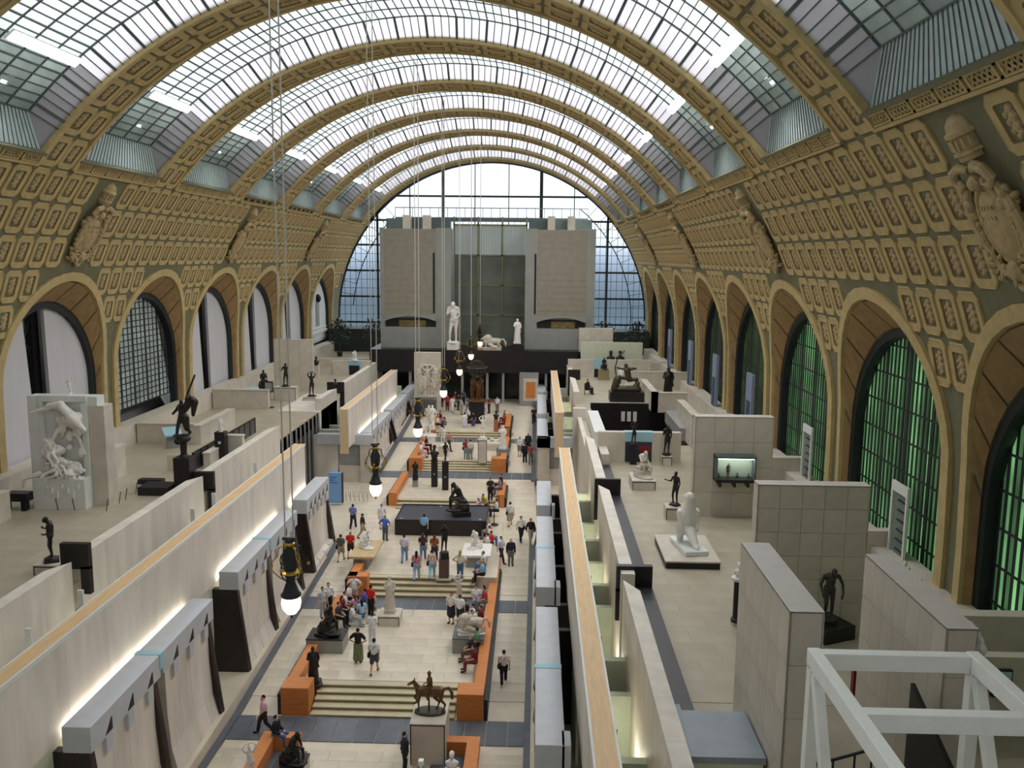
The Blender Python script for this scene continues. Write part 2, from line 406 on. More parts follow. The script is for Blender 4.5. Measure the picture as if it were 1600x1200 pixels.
        for i in range(len(A2)-1):
            a0, a1, b0, b1 = A2[i], A2[i+1], B[i], B[i+1]
            soff.append((( side*(sx(a0[1])-.05), *a0), (side*(sx(a1[1])-.05), *a1), (side*XI, *b1), (side*XI, *b0)))
            mm.quad([(side*(sx(a0[1])+.06), *a0), (side*(sx(a1[1])+.06), *a1), (side*(XI+.1), *b1), (side*(XI+.1), *b0)])
        mm.build('arch_soffit', OLIVE, w, fix=True)
        nn = len(soff); 
        for g0 in range(0, nn, 2):
            mm = M(); g1 = min(nn, g0+2); al = Vector(soff[g0][0]); bl = Vector(soff[g0][3]); ar = Vector(soff[g1-1][1]); br = Vector(soff[g1-1][2])
            am = Vector(soff[g0][1]); bmid = Vector(soff[g0][2])
            def ins(t, s): # t along, s across
                a = al.lerp(am, t*2) if t < .5 else am.lerp(ar, t*2-1); b = bl.lerp(bmid, t*2) if t < .5 else bmid.lerp(br, t*2-1); return a.lerp(b, s)
            for t0, t1 in ((.03, .5), (.5, .97)): mm.quad([ins(t0, .04), ins(t1, .04), ins(t1, .94), ins(t0, .94)])
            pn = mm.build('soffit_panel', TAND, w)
            sol = pn.modifiers.new('s', 'SOLIDIFY'); sol.thickness = .05; sol.offset = 0
        mm = M()
        for i in range(len(B)-1):
            b0, b1 = B[i], B[i+1]; c0 = ((b0[0]-yc)*.93+yc, ZI+(b0[1]-ZI)*.93 if b0[1] > ZI else b0[1]); c1 = ((b1[0]-yc)*.93+yc, ZI+(b1[1]-ZI)*.93 if b1[1] > ZI else b1[1])
            mm.hexa([(side*XI, *b0), (side*XI, *b1), (side*XI, *c1), (side*XI, *c0)], [(side*(XI+.5), *b0), (side*(XI+.5), *b1), (side*(XI+.5), *c1), (side*(XI+.5), *c0)])
        mm.build('arch_reveal', IRON, w, fix=True)
        if k % 2 == 1:
            ph = 28.6; on_vault('cartouche', CART, ph if side > 0 else 180-ph, yc, w).scale = (1, .96, .9)
# cross ribs
nt_ = 0
for k in range(-1, 8):
    yk = YR(k); nt_ += 1; m = M(); n = 60; a0, a1 = 37.0, 143.0
    for i in range(n):
        p, q = a0+(a1-a0)*i/n, a0+(a1-a0)*(i+1)/n
        for ya, yb, ri, ro in ((yk-CW, yk+CW, R0, R0+.2),):
            m.hexa([V(p, ya, ri), V(p, yb, ri), V(p, yb, ro), V(p, ya, ro)], [V(q, ya, ri), V(q, yb, ri), V(q, yb, ro), V(q, ya, ro)])
    rib = struct('trim_%d' % nt_, m, OLIVE, fix=True)
    for sg in (-1, 1):
        m = M(); y1, y2 = sorted((yk+sg*(CW-.16), yk+sg*(CW+.14)))
        for i in range(n):
            p, q = a0+(a1-a0)*i/n, a0+(a1-a0)*(i+1)/n
            m.hexa([V(p, y1, R0-.16), V(p, y2, R0-.16), V(p, y2, R0+.2), V(p, y1, R0+.2)], [V(q, y1, R0-.16), V(q, y2, R0-.16), V(q, y2, R0+.2), V(q, y1, R0+.2)])
        m.build('rib_edge_moulding', TAN, rib, fix=True)
    for j in range(21):
        ph = 36.7+2.53+5.08*j
        for dy in (-CW/2, CW/2): on_vault('coffer', COF, ph, yk+dy*.92, rib)
# skylights between the ribs
RT, INS = R0+1.0, 1.1
AT0, AT1, NP = 42.2, 137.8, 83
ceil = M(); dps = (AT1-AT0)/NP
cand = []
stuff = {'PANE': M(), 'COVE': M()}
STEELB = STEEL
def inb(v):
    d = v-CAM; z = d.dot(_f)
    if z < 1: return None
    return (800+FPX*d.dot(_r)/z, 600-FPX*d.dot(_u)/z, z)
gp = {}
def shared(key, pts, thick=.03):
    if key in gp: return gp[key]
    m = M(); m.quad(pts[:4]); gp[key] = m.mesh('pane', [PANE if key[0] == 'g' else COVE]); return gp[key]
NG = 4
for k in range(-2, 8):
    ya, yb = YR(k)+CW+.12, YR(k+1)-CW-.12
    if yb < 10: continue
    last = yb > YE
    if last: yb = YE
    ia, ib = ya+INS, yb-INS
    if last: ia, ib = ya+.9, yb
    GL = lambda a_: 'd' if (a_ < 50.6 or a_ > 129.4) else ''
    for i in range(NP):
        p, q = AT0+dps*i, AT0+dps*(i+1); mid = (p+q)/2
        gw = (ib-ia)/NG
        for g in range(NG):
            y0, y1 = ia+gw*g, ia+gw*(g+1)
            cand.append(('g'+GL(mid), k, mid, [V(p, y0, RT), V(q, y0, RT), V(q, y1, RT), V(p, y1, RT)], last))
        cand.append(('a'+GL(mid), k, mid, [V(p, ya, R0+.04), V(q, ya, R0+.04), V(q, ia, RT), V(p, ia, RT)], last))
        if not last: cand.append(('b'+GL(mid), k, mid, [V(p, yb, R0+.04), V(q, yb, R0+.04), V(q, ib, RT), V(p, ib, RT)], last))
    # glazing bars
    for i in range(NP+1):
        p = AT0+dps*i; big = (i % 4 == 2); w_ = .07 if big else .04
        ceil.bar(V(p, ia, RT-.05), V(p, ib, RT-.05), w_, .09, up=V(p, 0, 1)-V(p, 0, 0))
        ceil.bar(V(p, ya, R0+.02), V(p, ia, RT-.05), w_ if not big else .13, .1, up=V(p, 0, 1)-V(p, 0, 0))
        if not last: ceil.bar(V(p, yb, R0+.02), V(p, ib, RT-.05), w_ if not big else .13, .1, up=V(p, 0, 1)-V(p, 0, 0))
    for g in range(NG+1):
        y0 = ia+(ib-ia)*g/NG
        for i in range(0, NP):
            ceil.bar(V(AT0+dps*i, y0, RT-.06), V(AT0+dps*(i+1), y0, RT-.06), .07 if g in (0, NG) else .05, .08, up=(0,1,0))
    # ribbed grey-glass spandrels at the foot of each skylight
    for s in (-1, 1):
        A0, B0 = (38.7, AT0) if s > 0 else (141.3, AT1)
        e = [V(A0, ya, R0+.1), V(A0, yb, R0+.1), V(B0, ib if not last else yb, RT), V(B0, ia, RT)]
        nf = 26
        for i in range(nf):
            t0, t1 = (i+.06)/nf, (i+.94)/nf
            cand.append(('s', k, A0, [e[0].lerp(e[1], t0), e[0].lerp(e[1], t1), e[3].lerp(e[2], t1), e[3].lerp(e[2], t0)], last))
            ceil.bar(e[0].lerp(e[1], i/nf), e[3].lerp(e[2], i/nf), .045, .05, up=(1,0,.5))
        # end fillets closing the cove down to the cornice
        for yy, ii in ((ya, ia), (yb, ib)):
            if last and yy == yb: continue
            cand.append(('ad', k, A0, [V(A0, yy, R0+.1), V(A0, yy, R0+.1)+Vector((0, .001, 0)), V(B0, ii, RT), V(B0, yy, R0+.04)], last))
ceiling = struct('ceiling', ceil, STEELB)
SPAN = mat('spandrel_panel', (186, 204, 202), .5, .1, 3)
def vis(c):
    pr = inb(sum((Vector(p) for p in c[3]), Vector())/4)
    if not pr or not (-20 < pr[0] < 1620 and -20 < pr[1] < 1220): return 1e9
    return pr[2]
cand.sort(key=vis)
sm = {'g': M(), 'a': M(), 's': M(), 'gd': M(), 'ad': M()}
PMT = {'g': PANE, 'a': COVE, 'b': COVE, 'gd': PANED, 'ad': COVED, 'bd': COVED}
for n, c in enumerate(cand):
    if n < 300 and c[0] != 's':
        m = M(); cen = sum((Vector(p) for p in c[3]), Vector())/4
        m.quad([Vector(p)-cen for p in c[3]]); me = m.mesh('skylight_pane', [PMT[c[0]]])
        link('skylight_pane', me, ceiling, loc=cen)
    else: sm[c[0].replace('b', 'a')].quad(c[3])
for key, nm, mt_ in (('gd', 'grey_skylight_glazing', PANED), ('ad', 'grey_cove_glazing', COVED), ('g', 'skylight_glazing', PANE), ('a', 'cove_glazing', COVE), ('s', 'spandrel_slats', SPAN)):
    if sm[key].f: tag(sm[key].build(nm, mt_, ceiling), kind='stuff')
# outer roof skin over the solid flanks: keeps the sky out above the haunches
m = M()
for s in (-1, 1):
    for i in range(10):
        p, q = i*4.7, (i+1)*4.7
        if s < 0: p, q = 180-p, 180-q
        m.quad([V(p, YS, RT+1.6), V(p, YE, RT+1.6), V(q, YE, RT+1.6), V(q, YS, RT+1.6)])
    m.quad([(s*(RT+1.6), YS, -1), (s*(RT+1.6), YE, -1), (s*(RT+1.6), YE, ZC), (s*(RT+1.6), YS, ZC)])
struct('roof_haunch', m, GREYD)
# rear wall behind the camera closes the hall
m = M(); m.box((-25, -9, -1), (25, -8.5, 36)); struct('wall_back', m, STONE)
m = M()
for s in (-1, 1): m.box((s*24.6, -8.5, -1), (s*25, 8.2, 24))
struct('wall_side_return', m, STONE)
m = M(); m.box((-25, -8.5, 31.5), (25, 8.2, 32)); struct('ceiling_entrance', m, STONE)
m = M(); m.hexa([(-25,8,-1),(-24.6,8,-1),(-24.6,8.4,-1),(-25,8.4,-1)], [(-25,8,31.8),(-24.6,8,31.8),(-24.6,8.4,31.8),(-25,8.4,31.8)])
struct('trim_20', m, STONE)
# fluorescent fixtures in the skylights
lg = 'long white fluorescent fixtures in the skylights'
ordn = ['nearest', 'second', 'third', 'fourth', 'fifth', 'sixth', 'seventh']
for s in (-1, 1):
    for i, k in enumerate(range(0, 7)):
        yc = YR(k)+P/2+.6; ph = 50.8 if s > 0 else 129.5
        n = V(ph, 0, 1)-V(ph, 0, 0); c = V(ph, yc, RT-.3); L = 2.45
        t = empty('ceiling_light', c, 0, '%s long white light fixture in the %s skylight slope, counted from the camera' % (ordn[i], 'left' if s < 0 else 'right'), 'light', lg)
        m = M(); m.bar(Vector((0,-L,0)), Vector((0,L,0)), .5, .1, up=n); o = m.build('housing', WHFRAME, t)
        m = M(); m.bar(Vector((0,-L+.05,0))-n*.09, Vector((0,L-.05,0))-n*.09, .42, .07, up=n); m.build('diffuser', LAMPW, t)
        for yy in (-L*.7, L*.7): m = M(); m.bar(Vector((0,yy,0)), Vector((0,yy,0))+n*.3, .05); m.build('bracket', IRON, t)
        ld = bpy.data.lights.new('fixture_lamp', 'AREA'); ld.shape = 'RECTANGLE'; ld.size = 4.6; ld.size_y = .4; ld.spread = radians(150); ld.energy = 640 if s > 0 else 250; ld.color = (1, .98, .98)
        lo = bpy.data.objects.new('fixture_lamp', ld); C.objects.link(lo); lo.parent = t; aim = Vector((0, yc, 3))-c; q_ = aim.to_track_quat('-Z', 'Y'); lo.rotation_euler = (q_ @ Matrix.Rotation(pi/2, 3, 'Z').to_quaternion()).to_euler(); lo.location = aim.normalized()*.2
# ================================================================= side windows
GP = []
def green(name, rgb, st):
    m = bpy.data.materials.new(name); m.use_nodes = True; t = m.node_tree; b = t.nodes['Principled BSDF']
    b.inputs['Base Color'].default_value = lin((60, 90, 66)); b.inputs['Roughness'].default_value = .5
    tc = t.nodes.new('ShaderNodeTexCoord'); no = t.nodes.new('ShaderNodeTexNoise'); no.inputs['Scale'].default_value = .45; no.inputs['Detail'].default_value = 4
    r = t.nodes.new('ShaderNodeValToRGB'); r.color_ramp.elements[0].position = .33; r.color_ramp.elements[1].position = .68
    r.color_ramp.elements[0].color = tuple(v*.35 for v in lin(rgb)[:3])+(1,); r.color_ramp.elements[1].color = lin(rgb)
    oi = t.nodes.new('ShaderNodeObjectInfo'); mr = t.nodes.new('ShaderNodeMapRange'); mr.inputs[3].default_value = .06*st; mr.inputs[4].default_value = st
    t.links.new(tc.outputs['Object'], no.inputs['Vector']); t.links.new(no.outputs['Fac'], r.inputs[0])
    t.links.new(r.outputs[0], b.inputs['Emission Color']); t.links.new(oi.outputs['Random'], mr.inputs[0]); t.links.new(mr.outputs[0], b.inputs['Emission Strength'])
    return m
GRN = green('backlit_green_glass', (134, 200, 132), .82)
GRN2 = green('backlit_dim_green_glass', (98, 128, 74), .8)
nw = 1
def zin(y, r=AI*.94): return ZI+sqrt(max(0, r*r-y*y)) if abs(y) < r else TZ
for k in range(-1, 7):
    yc = YR(k)+P/2; X = XI+.35
    if yc < 15: continue
    nw += 1; t = empty('window_%d' % nw, (X, yc, TZ), 0, kind='structure')
    m = M(); ra = AI*.93
    NS = 24
    for i in range(NS+1):
        y = -ra+2*ra*i/NS; zt = zin(y)-TZ
        if zt > .3: m.box((.03, y-(.13 if i % 6 == 0 else .06), 0), (.07, y+(.13 if i % 6 == 0 else .06), zt))
    for j in range(1, 8):
        z = j*1.28; zz = z+TZ
        w = ra if zz < ZI else sqrt(max(0, ra*ra-(zz-ZI)**2))
        if w > .3: m.box((.0, -w, z-.04), (.04, w, z+.04))
    m.build('glazing_bars', IRON, t)
    for i in range(NS):
        y0, y1 = -ra+2*ra*i/NS+.02, -ra+2*ra*(i+1)/NS-.02; zt = min(zin(y0), zin(y1))-TZ
        if zt < .4: continue
        m = M(); m.hexa([(.1, y0, 0), (.1, y1, 0), (.14, y1, 0), (.14, y0, 0)], [(.1, y0, zin(y0)-TZ), (.1, y1, zin(y1)-TZ), (.14, y1, zin(y1)-TZ), (.14, y0, zin(y0)-TZ)])
        m.build('green_pane', GRN if k < 2 else GRN2, t)
# left side: painted wall panels in the arches, one latticed window, a round relief
PANEL = mat('pale_painted_panel', (206, 204, 208), .6, .04, 1.2, stretch=(1, 1, .3))
for k in range(-1, 7):
    yc = YR(k)+P/2; X = -(XI+.4)
    if yc < 15: continue
    nw += 1; t = empty('window_%d' % nw, (X, yc, TZ), 0, kind='structure'); ra = AI*.97
    def zi2(y): return zin(y, ra)-TZ
    m = M(); m.box((-2.2, -ra, -.3), (-2.1, ra, 11)); m.build('dark_backing', mat('dark_room_green', (40, 50, 40), .8, .2, .5), t)
    if k == 2:
        m = M(); NS = 15
        for i in range(NS+1):
            y = -ra+2*ra*i/NS; zt = zi2(y)
            if zt > .3: m.box((-.05, y-(.1 if i % 3 == 0 else .03), 2), (-.01, y+(.1 if i % 3 == 0 else .03), zt))
        for j in range(22):
            z = 2+j*.42; zz = z+TZ; w = ra if zz < ZI else sqrt(max(0, ra*ra-(zz-ZI)**2))
            if w > .3: m.box((-.02, -w, z-.03), (.02, w, z+.03))
        m.build('glazing_bars', IRON, t)
        for i in range(5):
            y0, y1 = -ra+2*ra*i/5, -ra+2*ra*(i+1)/5
            m = M(); m.hexa([(-.1, y0, 2), (-.1, y1, 2), (-.06, y1, 2), (-.06, y0, 2)], [(-.1, y0, zi2(y0)), (-.1, y1, zi2(y1)), (-.06, y1, zi2(y1)), (-.06, y0, zi2(y0))])
            if i in (2,): m = M(); m.hexa([(-.1, y0, 2), (-.1, y1, 2), (-.06, y1, 2), (-.06, y0, 2)], [(-.1, y0, zi2(y0)), (-.1, y1, zi2(y1)), (-.06, y1, zi2(y1)), (-.06, y0, zi2(y0))])
            m.build('window_pane', MCG if False else mat('glowing_misty_glass', (150, 160, 156), .3, .45, .5, emit=.16), t)  # faint glow in the panes stands in for light from the hall behind
    elif k < 6:
        cuts = {1: (-.3, -1.5)}.get(k, (-.2, -1.3))
        # two tall panels leaving a slot that widens towards the top
        for s, (yb, ytp) in ((-1, (-.95, -1.75)), (1, (.55, .35))):
            m = M(); pts = []
            n = 12; zc_ = None
            for i in range(n+1):
                y = -ra*.985+( -ra*.0) if False else None
            edge = []
            y_out = s*ra*.985
            ys = [y_out+(ytp-y_out)*i/n for i in range(n+1)]
            poly = [(y_out, -.2)]+[(y, max(.2, zi2(y)-.02)) for y in ys]+[(yb, -.2)]
            m.hexa([(-.1, y, z) for y, z in poly], [(.1, y, z) for y, z in poly])
            m.build('wall_panel', PANEL, t, fix=True)
        m = M(); m.box((-.9, .1, -.3), (-.5, .75, 9.4)); m.build('post', BLACK, t)
        m = M(); m.bar((-.7, -1.6, 6.0), (-.7, .1, 8.6), .12); m.bar((-.7, -1.6, 8.8), (-.7, .1, 7.0), .08); m.build('brace', IRON, t)
    else:
        m = M(); n = 20
        for sc, d0, d1 in ((1.0, 0, .1), (.9, .1, .2)):
            poly = [(ra*sc, 1.5 if sc == 1 else 1.8)]+[(ra*sc*cos(pi*i/n), ZI-TZ+ra*sc*sin(pi*i/n)) for i in range(n+1)]+[(-ra*sc, 1.5 if sc == 1 else 1.8)]
            m.hexa([(d0, y, z) for y, z in poly], [(d1, y, z) for y, z in poly])
        m.build('tympanum', WHITE, t, fix=True)
        m = M(); m.box((.2, -.7, 3.6), (.3, .7, 6.6)); m.build('niche', GREYD, t)
        m = M(); m.ell((.35, 0, 7.1), (.4, .5, .55)); m.build('bust', BRONZE, t)
        m = M(); m.box((.15, -ra*.95, 2.6), (.35, ra*.95, 2.9)); m.box((.15, -ra*.9, 3.2), (.3, ra*.9, 3.35)); m.build('moulding', WHITE, t)
# ================================================================= end wall
m = M(); n = 48
def ring(r0, r1, y0, y1, a0=0, a1=180, nn=48):
    for i in range(nn):
        p, q = a0+(a1-a0)*i/nn, a0+(a1-a0)*(i+1)/nn
        m.hexa([V(p, y0, r0), V(p, y0, r1), V(p, y1, r1), V(p, y1, r0)], [V(q, y0, r0), V(q, y0, r1), V(q, y1, r1), V(q, y1, r0)])
ring(R0-.15, R0+5, YE, YE+.5)
for s in (-1, 1): m.box((s*R0, YE, 0), (s*(R0+5), YE+.5, ZC))
struct('wall_end', m, IRON, fix=True)
w1 = empty('window_1', (0, YE+.2, 0), 0, kind='structure')
def inc(x): return ZC+sqrt(max(0, R0*R0-x*x))
m = M()
vx = [-15.65, -11.16, -6.63, -2.29, 2.3, 6.71, 11.19, 15.8]
for x in vx:
    t_ = .45 if abs(abs(x)-6.67) < .1 else (.28 if abs(x) > 15 else .12)
    m.box((x-t_/2, -.15, 4), (x+t_/2, .15, inc(x)))
hz = [27.6, 24.35, 21.0, 17.5, 13.95, 10.4]
for z in hz:
    x = sqrt(R0*R0-(z-ZC)**2) if z > ZC else R0
    m.box((-x, -.12, z-.13), (x, .12, z+.13))
m.build('main_mullion', IRON, w1)
m = M()
for i in range(-26, 27):
    x = i*.78
    for z0, z1 in ((7, 24.35),): m.box((x-.025, -.05, z0), (x+.025, .05, min(z1, inc(x))))
for z in [8.4, 9.3, 11.5, 12.7, 15.1, 16.3, 18.7, 19.8, 22.2, 23.3]:
    x = sqrt(max(0, R0*R0-(z-ZC)**2)); m.box((-x, -.04, z-.03), (x, .04, z+.03))
tag(m.build('fine_glazing_bars', IRON, w1), kind='stuff')
m = M()        # inner curved rail seen through the outer bays
for i in range(40):
    p, q = -8+176/40*i*1.04, -8+176/40*(i+1)*1.04
    if 50 < p < 130: continue
    m.bar(V(p, .3, R0-1.9)-Vector((0,0,0)), V(q, .3, R0-1.9), .12)
    m.bar(V(p, .3, R0-1.9), V(p, .3, R0), .06)
m.build('curved_rail', IRON, w1)
xs = [-R0+.1]+vx+[R0-.1]; zs2 = [4]+hz[::-1]+[33]
for i in range(len(xs)-1):
    for j in range(len(zs2)-1):
        x0, x1, z0, z1 = xs[i], xs[i+1], zs2[j], zs2[j+1]; nn = 6
        top = [(x0+(x1-x0)*a/nn, min(z1, inc(x0+(x1-x0)*a/nn))) for a in range(nn+1)]
        if max(z for _, z in top) < z0+.1: continue
        top = [(x, max(z, z0+.01)) for x, z in top]
        m = M(); m.quad([(x0, .02, z0), (x1, .02, z0)]+[(x, .02, z) for x, z in top[::-1]]); m.build('window_pane', GLASSC, w1)
# ================================================================= nave floor
m = M()
for a, b in ((8, SY0), (SY0, 91.4), (91.4, YE+12)):
    m.hexa([(-6.35,a,-1),(6.35,a,-1),(6.35,b,-1),(-6.35,b,-1)], [(-6.35,a,fz(a)),(6.35,a,fz(a)),(6.35,b,fz(b)),(-6.35,b,fz(b))])
for s in (-1, 1): m.hexa([(s*6.35,8,-1),(s*25,8,-1),(s*25,YE+12,-1),(s*6.35,YE+12,-1)], [(s*6.35,8,-.02),(s*25,8,-.02),(s*25,YE+12,3.5),(s*6.35,YE+12,3.5)])
floor = struct('floor', m, SFLOOR, fix=True)
SLAB = {}
def slabs(parent, x0, x1, y0, y1, zf, nx, ny, mt_=SFLOOR, nm='paving_slab', gap=.005, th=.025):
    if mt_ is TFLOOR: gap, th = .002, .015
    wx, wy = (x1-x0)/nx, (y1-y0)/ny
    for j in range(ny):
        off = wx/2 if j % 2 else 0
        for i in range(nx+(1 if off else 0)):
            a, b = max(x0, x0+wx*i-off), min(x1, x0+wx*(i+1)-off); ya, yb = y0+wy*j, y0+wy*(j+1)
            zc_ = (zf(ya)+zf(yb))/2; key = (round(b-a, 3), round(yb-ya, 3), round(zf(yb)-zf(ya), 3), mt_.name)
            if key not in SLAB:
                mm = M(); w, h = (b-a)/2-gap, (yb-ya)/2-gap; dz = (zf(yb)-zf(ya))/2
                mm.hexa([(-w,-h,-dz-.02),(w,-h,-dz-.02),(w,h,dz-.02),(-w,h,dz-.02)], [(-w,-h,-dz+th),(w,-h,-dz+th),(w,h,dz+th),(-w,h,dz+th)]); SLAB[key] = mm.mesh(nm, [mt_])
            link(nm, SLAB[key], parent, loc=((a+b)/2, (ya+yb)/2, zc_))
th_ = .02
for s in (-1, 1): slabs(floor, min(s*4.45, s*6.3), max(s*4.45, s*6.3), 35.5, 43.8, fz, 2, 11)
for s in (-1, 1): slabs(floor, min(s*4.45, s*6.3), max(s*4.45, s*6.3), 46, 66, fz, 2, 24)
slabs(floor, -6.3, 6.3, 23, 31.6, lambda y: 0, 12, 12)
# dark slate bands across the nave
for a, b in ((32.2, 34.0), (43.9, 45.3), (66.6, 68.2), (77.0, 78.4)):
    n = 14
    for i in range(n):
        x0, x1 = -6.3+12.6*i/n+.015, -6.3+12.6*(i+1)/n-.015
        m = M(); m.hexa([(x0,a,fz(a)-.1),(x1,a,fz(a)-.1),(x1,b,fz(b)-.1),(x0,b,fz(b)-.1)], [(x0,a,fz(a)+.035),(x1,a,fz(a)+.035),(x1,b,fz(b)+.035),(x0,b,fz(b)+.035)]); m.build('slate_slab', SLATE, floor)
# raised platforms with steps
PL = [(34.05, 5, 0.0, .72, 43.9), (45.35, 4, .72, 1.5, 59.5), (59.5, 3, 1.5, 2.05, 66.55), (68.25, 5, 2.1, 2.72, 76.95), (78.45, 3, 2.72, 3.2, 86)]
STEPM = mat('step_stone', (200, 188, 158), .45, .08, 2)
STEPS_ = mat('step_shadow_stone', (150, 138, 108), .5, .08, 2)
for pi_, (ys, n, z0, z1, ye) in enumerate(PL):
    xw = 4.3 if pi_ != 2 else 4.0; dy = .38; yt = ys+dy*(n)
    m = M(); m.box((-xw, yt-.05, z0-.6), (xw, ye, z1-.02)); m.box((-xw, ys, z0-.6), (xw, yt, z0-.01))
    pf = struct('platform', m, SFLOOR)
    for i in range(n):
        zz = z0+(z1-z0)*(i+1)/n; w = 3.1 if pi_ in (0, 1) else 3.3
        if pi_ == 2: w = 3.6
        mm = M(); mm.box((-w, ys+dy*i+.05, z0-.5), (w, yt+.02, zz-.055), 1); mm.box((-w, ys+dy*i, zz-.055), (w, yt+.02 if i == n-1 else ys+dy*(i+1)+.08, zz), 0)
        mm.build('step', [STEPM, STEPS_], pf, bevel=.01)
    ny = max(2, int((ye-yt)/.85)); slabs(pf, -3.6, 3.6, yt+.05, ye-.02, lambda y, z1=z1: z1-.02, 6, ny)
# orange wooden ledges (seats) along the platform edges
def ledge(label, pts, h0, h1, w=.55, front=None, side=1):
    t = empty('wooden_ledge', (pts[0], pts[1], 0), 0, label, 'ledge', 'orange wooden ledges along the platforms')
    (x, ya), yb = (pts[0], pts[1]), pts[2]
    f = lambda X, Y, z: (X-x, Y-ya, z)
    m = M(); m.box(f(x-w/2, ya, h0), f(x+w/2, yb, h1)); m.build('timber_body', ORANGE, t, bevel=.02)
    m = M(); o = side*(w/2+.06); m.box(f(x+side*w/2, ya+.05, h0-.1), f(x+side*(w/2+.16), yb, h1-.22)); m.build('dark_outer_panel', IRON, t)
    if front:
        fw, fd, fh = front; m = M(); xi = x+side*w/2-side*fw
        m.box(f(xi, ya-.02, h0-.05), f(x+side*w/2, ya+fd, fh)); m.build('end_block', ORANGE, t, bevel=.02)
    return t
ledge('long orange ledge on the left of the nearest flight of steps, bronze beside it', (-4.1, 34.1, 44.6), 0, 1.2, .5, (1.2, 1.0, 1.3), -1)
ledge('long orange ledge on the right of the nearest flight of steps, with seated visitors', (4.1, 34.0, 52.0), 0, 1.2, .5, (1.15, 1.0, 1.25), 1)
ledge('short orange ledge left of the second flight of steps, ending at the stone table', (-3.7, 45.4, 47.6), .6, 1.95, .5, (1.1, .7, 1.95), -1)
ledge('orange ledge rising left of the steps behind the black platform', (-3.95, 60.1, 66.5), 1.4, 2.55, .5, (.6, .3, 2.6), -1)
ledge('short orange end post right of the steps behind the black platform', (3.95, 60.1, 63.8), 1.4, 2.55, .5, (.6, .3, 2.6), 1)
ledge('orange ledge left of the five middle steps, behind the small bronze', (-3.7, 68.3, 78), 2, 3.2, .5, (1.1, .9, 3.25), -1)
ledge('orange ledge right of the five middle steps, dark sculpture on its end', (3.75, 68.3, 77.5), 2, 3.2, .5, (1.2, .9, 3.3), 1)
ledge('far left orange ledge, crowded by the seated group', (-3.5, 78.6, 85), 2.8, 3.8, .5, (.8, .5, 3.8), -1)
ledge('far right orange ledge, with a visitor in red', (3.7, 78.6, 86), 2.8, 3.8, .5, (.8, .5, 3.8), 1)
def corner_ledge(label, s):
    t = empty('corner_ledge', (s*4.1, 31.9, 0), 0, label, 'ledge', 'orange corner ledges at the bottom of the picture')
    m = M(); L = 8
    m.hexa([(-.25,-L,0),(.25,-L,0),(.25,0,0),(-.25,0,0)], [(-.25,-L,.6),(.25,-L,.6),(.25,0,.6),(-.25,0,.6)])
    m.box((-s*.25, -.45, 0), (-s*1.25, 0, .6)); m.build('timber_body', ORANGE, t)
    m = M(); m.box((-s*.27, -L, 0), (-s*1.6, -.47, .06)); m.build('slate_base', SLATE, t)
corner_ledge('angular orange ledge in the bottom left corner around slate paving', -1)
corner_ledge('angular orange ledge at the bottom right behind the tall horse pedestal', 1)
# ================================================================= gallery fronts along the nave
def gallery(s, y0, y1, name_lab, notch=4, wide=0, sky=False):
    Xf = 6.78 if s < 0 else 6.5; X2 = Xf+.88
    g = tag(empty('gallery_front', (s*Xf, (y0+y1)/2, 0)), kind='structure')
    ox, oy = s*Xf, (y0+y1)/2
    L = lambda x, y, z: (s*x-ox, y-oy, z)
    n = max(2, int((y1-y0)/1.15)); a, b = y0+.35+wide, y1-.12
    prof = [(Xf+.12, 4.8), (Xf+.10, 3.0), (Xf+.0, 1.6), (6.5, .5), (6.42, 0)]
    for i in range(n):
        ya, yb = a+(b-a)*i/n+.006, a+(b-a)*(i+1)/n-.006; zb = fz((ya+yb)/2)
        m = M()
        pr = [(x, max(z, zb) if z > .5 else zb+z*.8) for x, z in prof]
        lo = [L(x, ya, z) for x, z in pr]+[L(X2-.1, ya, zb), L(X2-.1, ya, 4.8)]; hi = [L(x, yb, z) for x, z in pr]+[L(X2-.1, yb, zb), L(X2-.1, yb, 4.8)]
        m.hexa(lo, hi); m.build('facade_stone', STONEV, g, fix=True)
    m = M(); m.box(L(Xf, y0, 4.72), L(X2, y1, 5.56)); m.build('lintel_beam', GREYB, g, bevel=.015)
    if wide: m = M(); m.box(L(X2-.02, y0, 4.72), L(X2+.14, y0+wide, 5.56)); m.build('lintel_return', GREYB, g)
    for i in range(notch):
        yc = a+(b-a)*(i+.5)/notch
        m = M(); m.hexa([L(Xf-.012, yc-.22, 4.80), L(Xf-.012, yc+.22, 4.80), L(Xf+.05, yc+.22, 4.8), L(Xf+.05, yc-.22, 4.8)], [L(Xf-.012, yc+.16, 5.22), L(Xf-.012, yc+.2, 5.22), L(Xf+.05, yc+.2, 5.22), L(Xf+.05, yc+.16, 5.22)])
        m.build('notch', BLACK, g, fix=True)
        m = M(); m.box(L(Xf-.01, yc-.2, 4.2), L(Xf+.12, yc+.2, 4.74)); m.build('corbel_stone', GREYB, g)
    if sky: m = M(); m.box(L(Xf-.03, y0-.28, 5.0), L(X2+.02, y0+.02, 5.58)); m.build('joint_cover', SIGNP, g)
    return g, L
def dark_end(g, L, Xf, y, zb):
    m = M(); m.hexa([L(6.42, y, zb), L(8.3, y, zb), L(8.3, y+.3, zb), L(6.36, y+.3, zb)], [L(6.9, y, 4.72), L(8.3, y, 4.72), L(8.3, y+.3, 4.72), L(6.9, y+.3, 4.72)]); m.build('dark_jamb', DARKB, g, fix=True)
LB = [(23.5, 28.3, .5, 1, 0), (28.5, 33.3, 0, 0, 1), (36.3, 40.9, .5, 1, 0), (41.1, 45.8, 0, 0, 1), (47.8, 53.1, .5, 1, 0), (67.1, 76.4, .3, 1, 0), (77.4, 86.6, .3, 1, 0), (87.6, 96, .3, 1, 0), (10, 20.0, 0, 0, 0)]
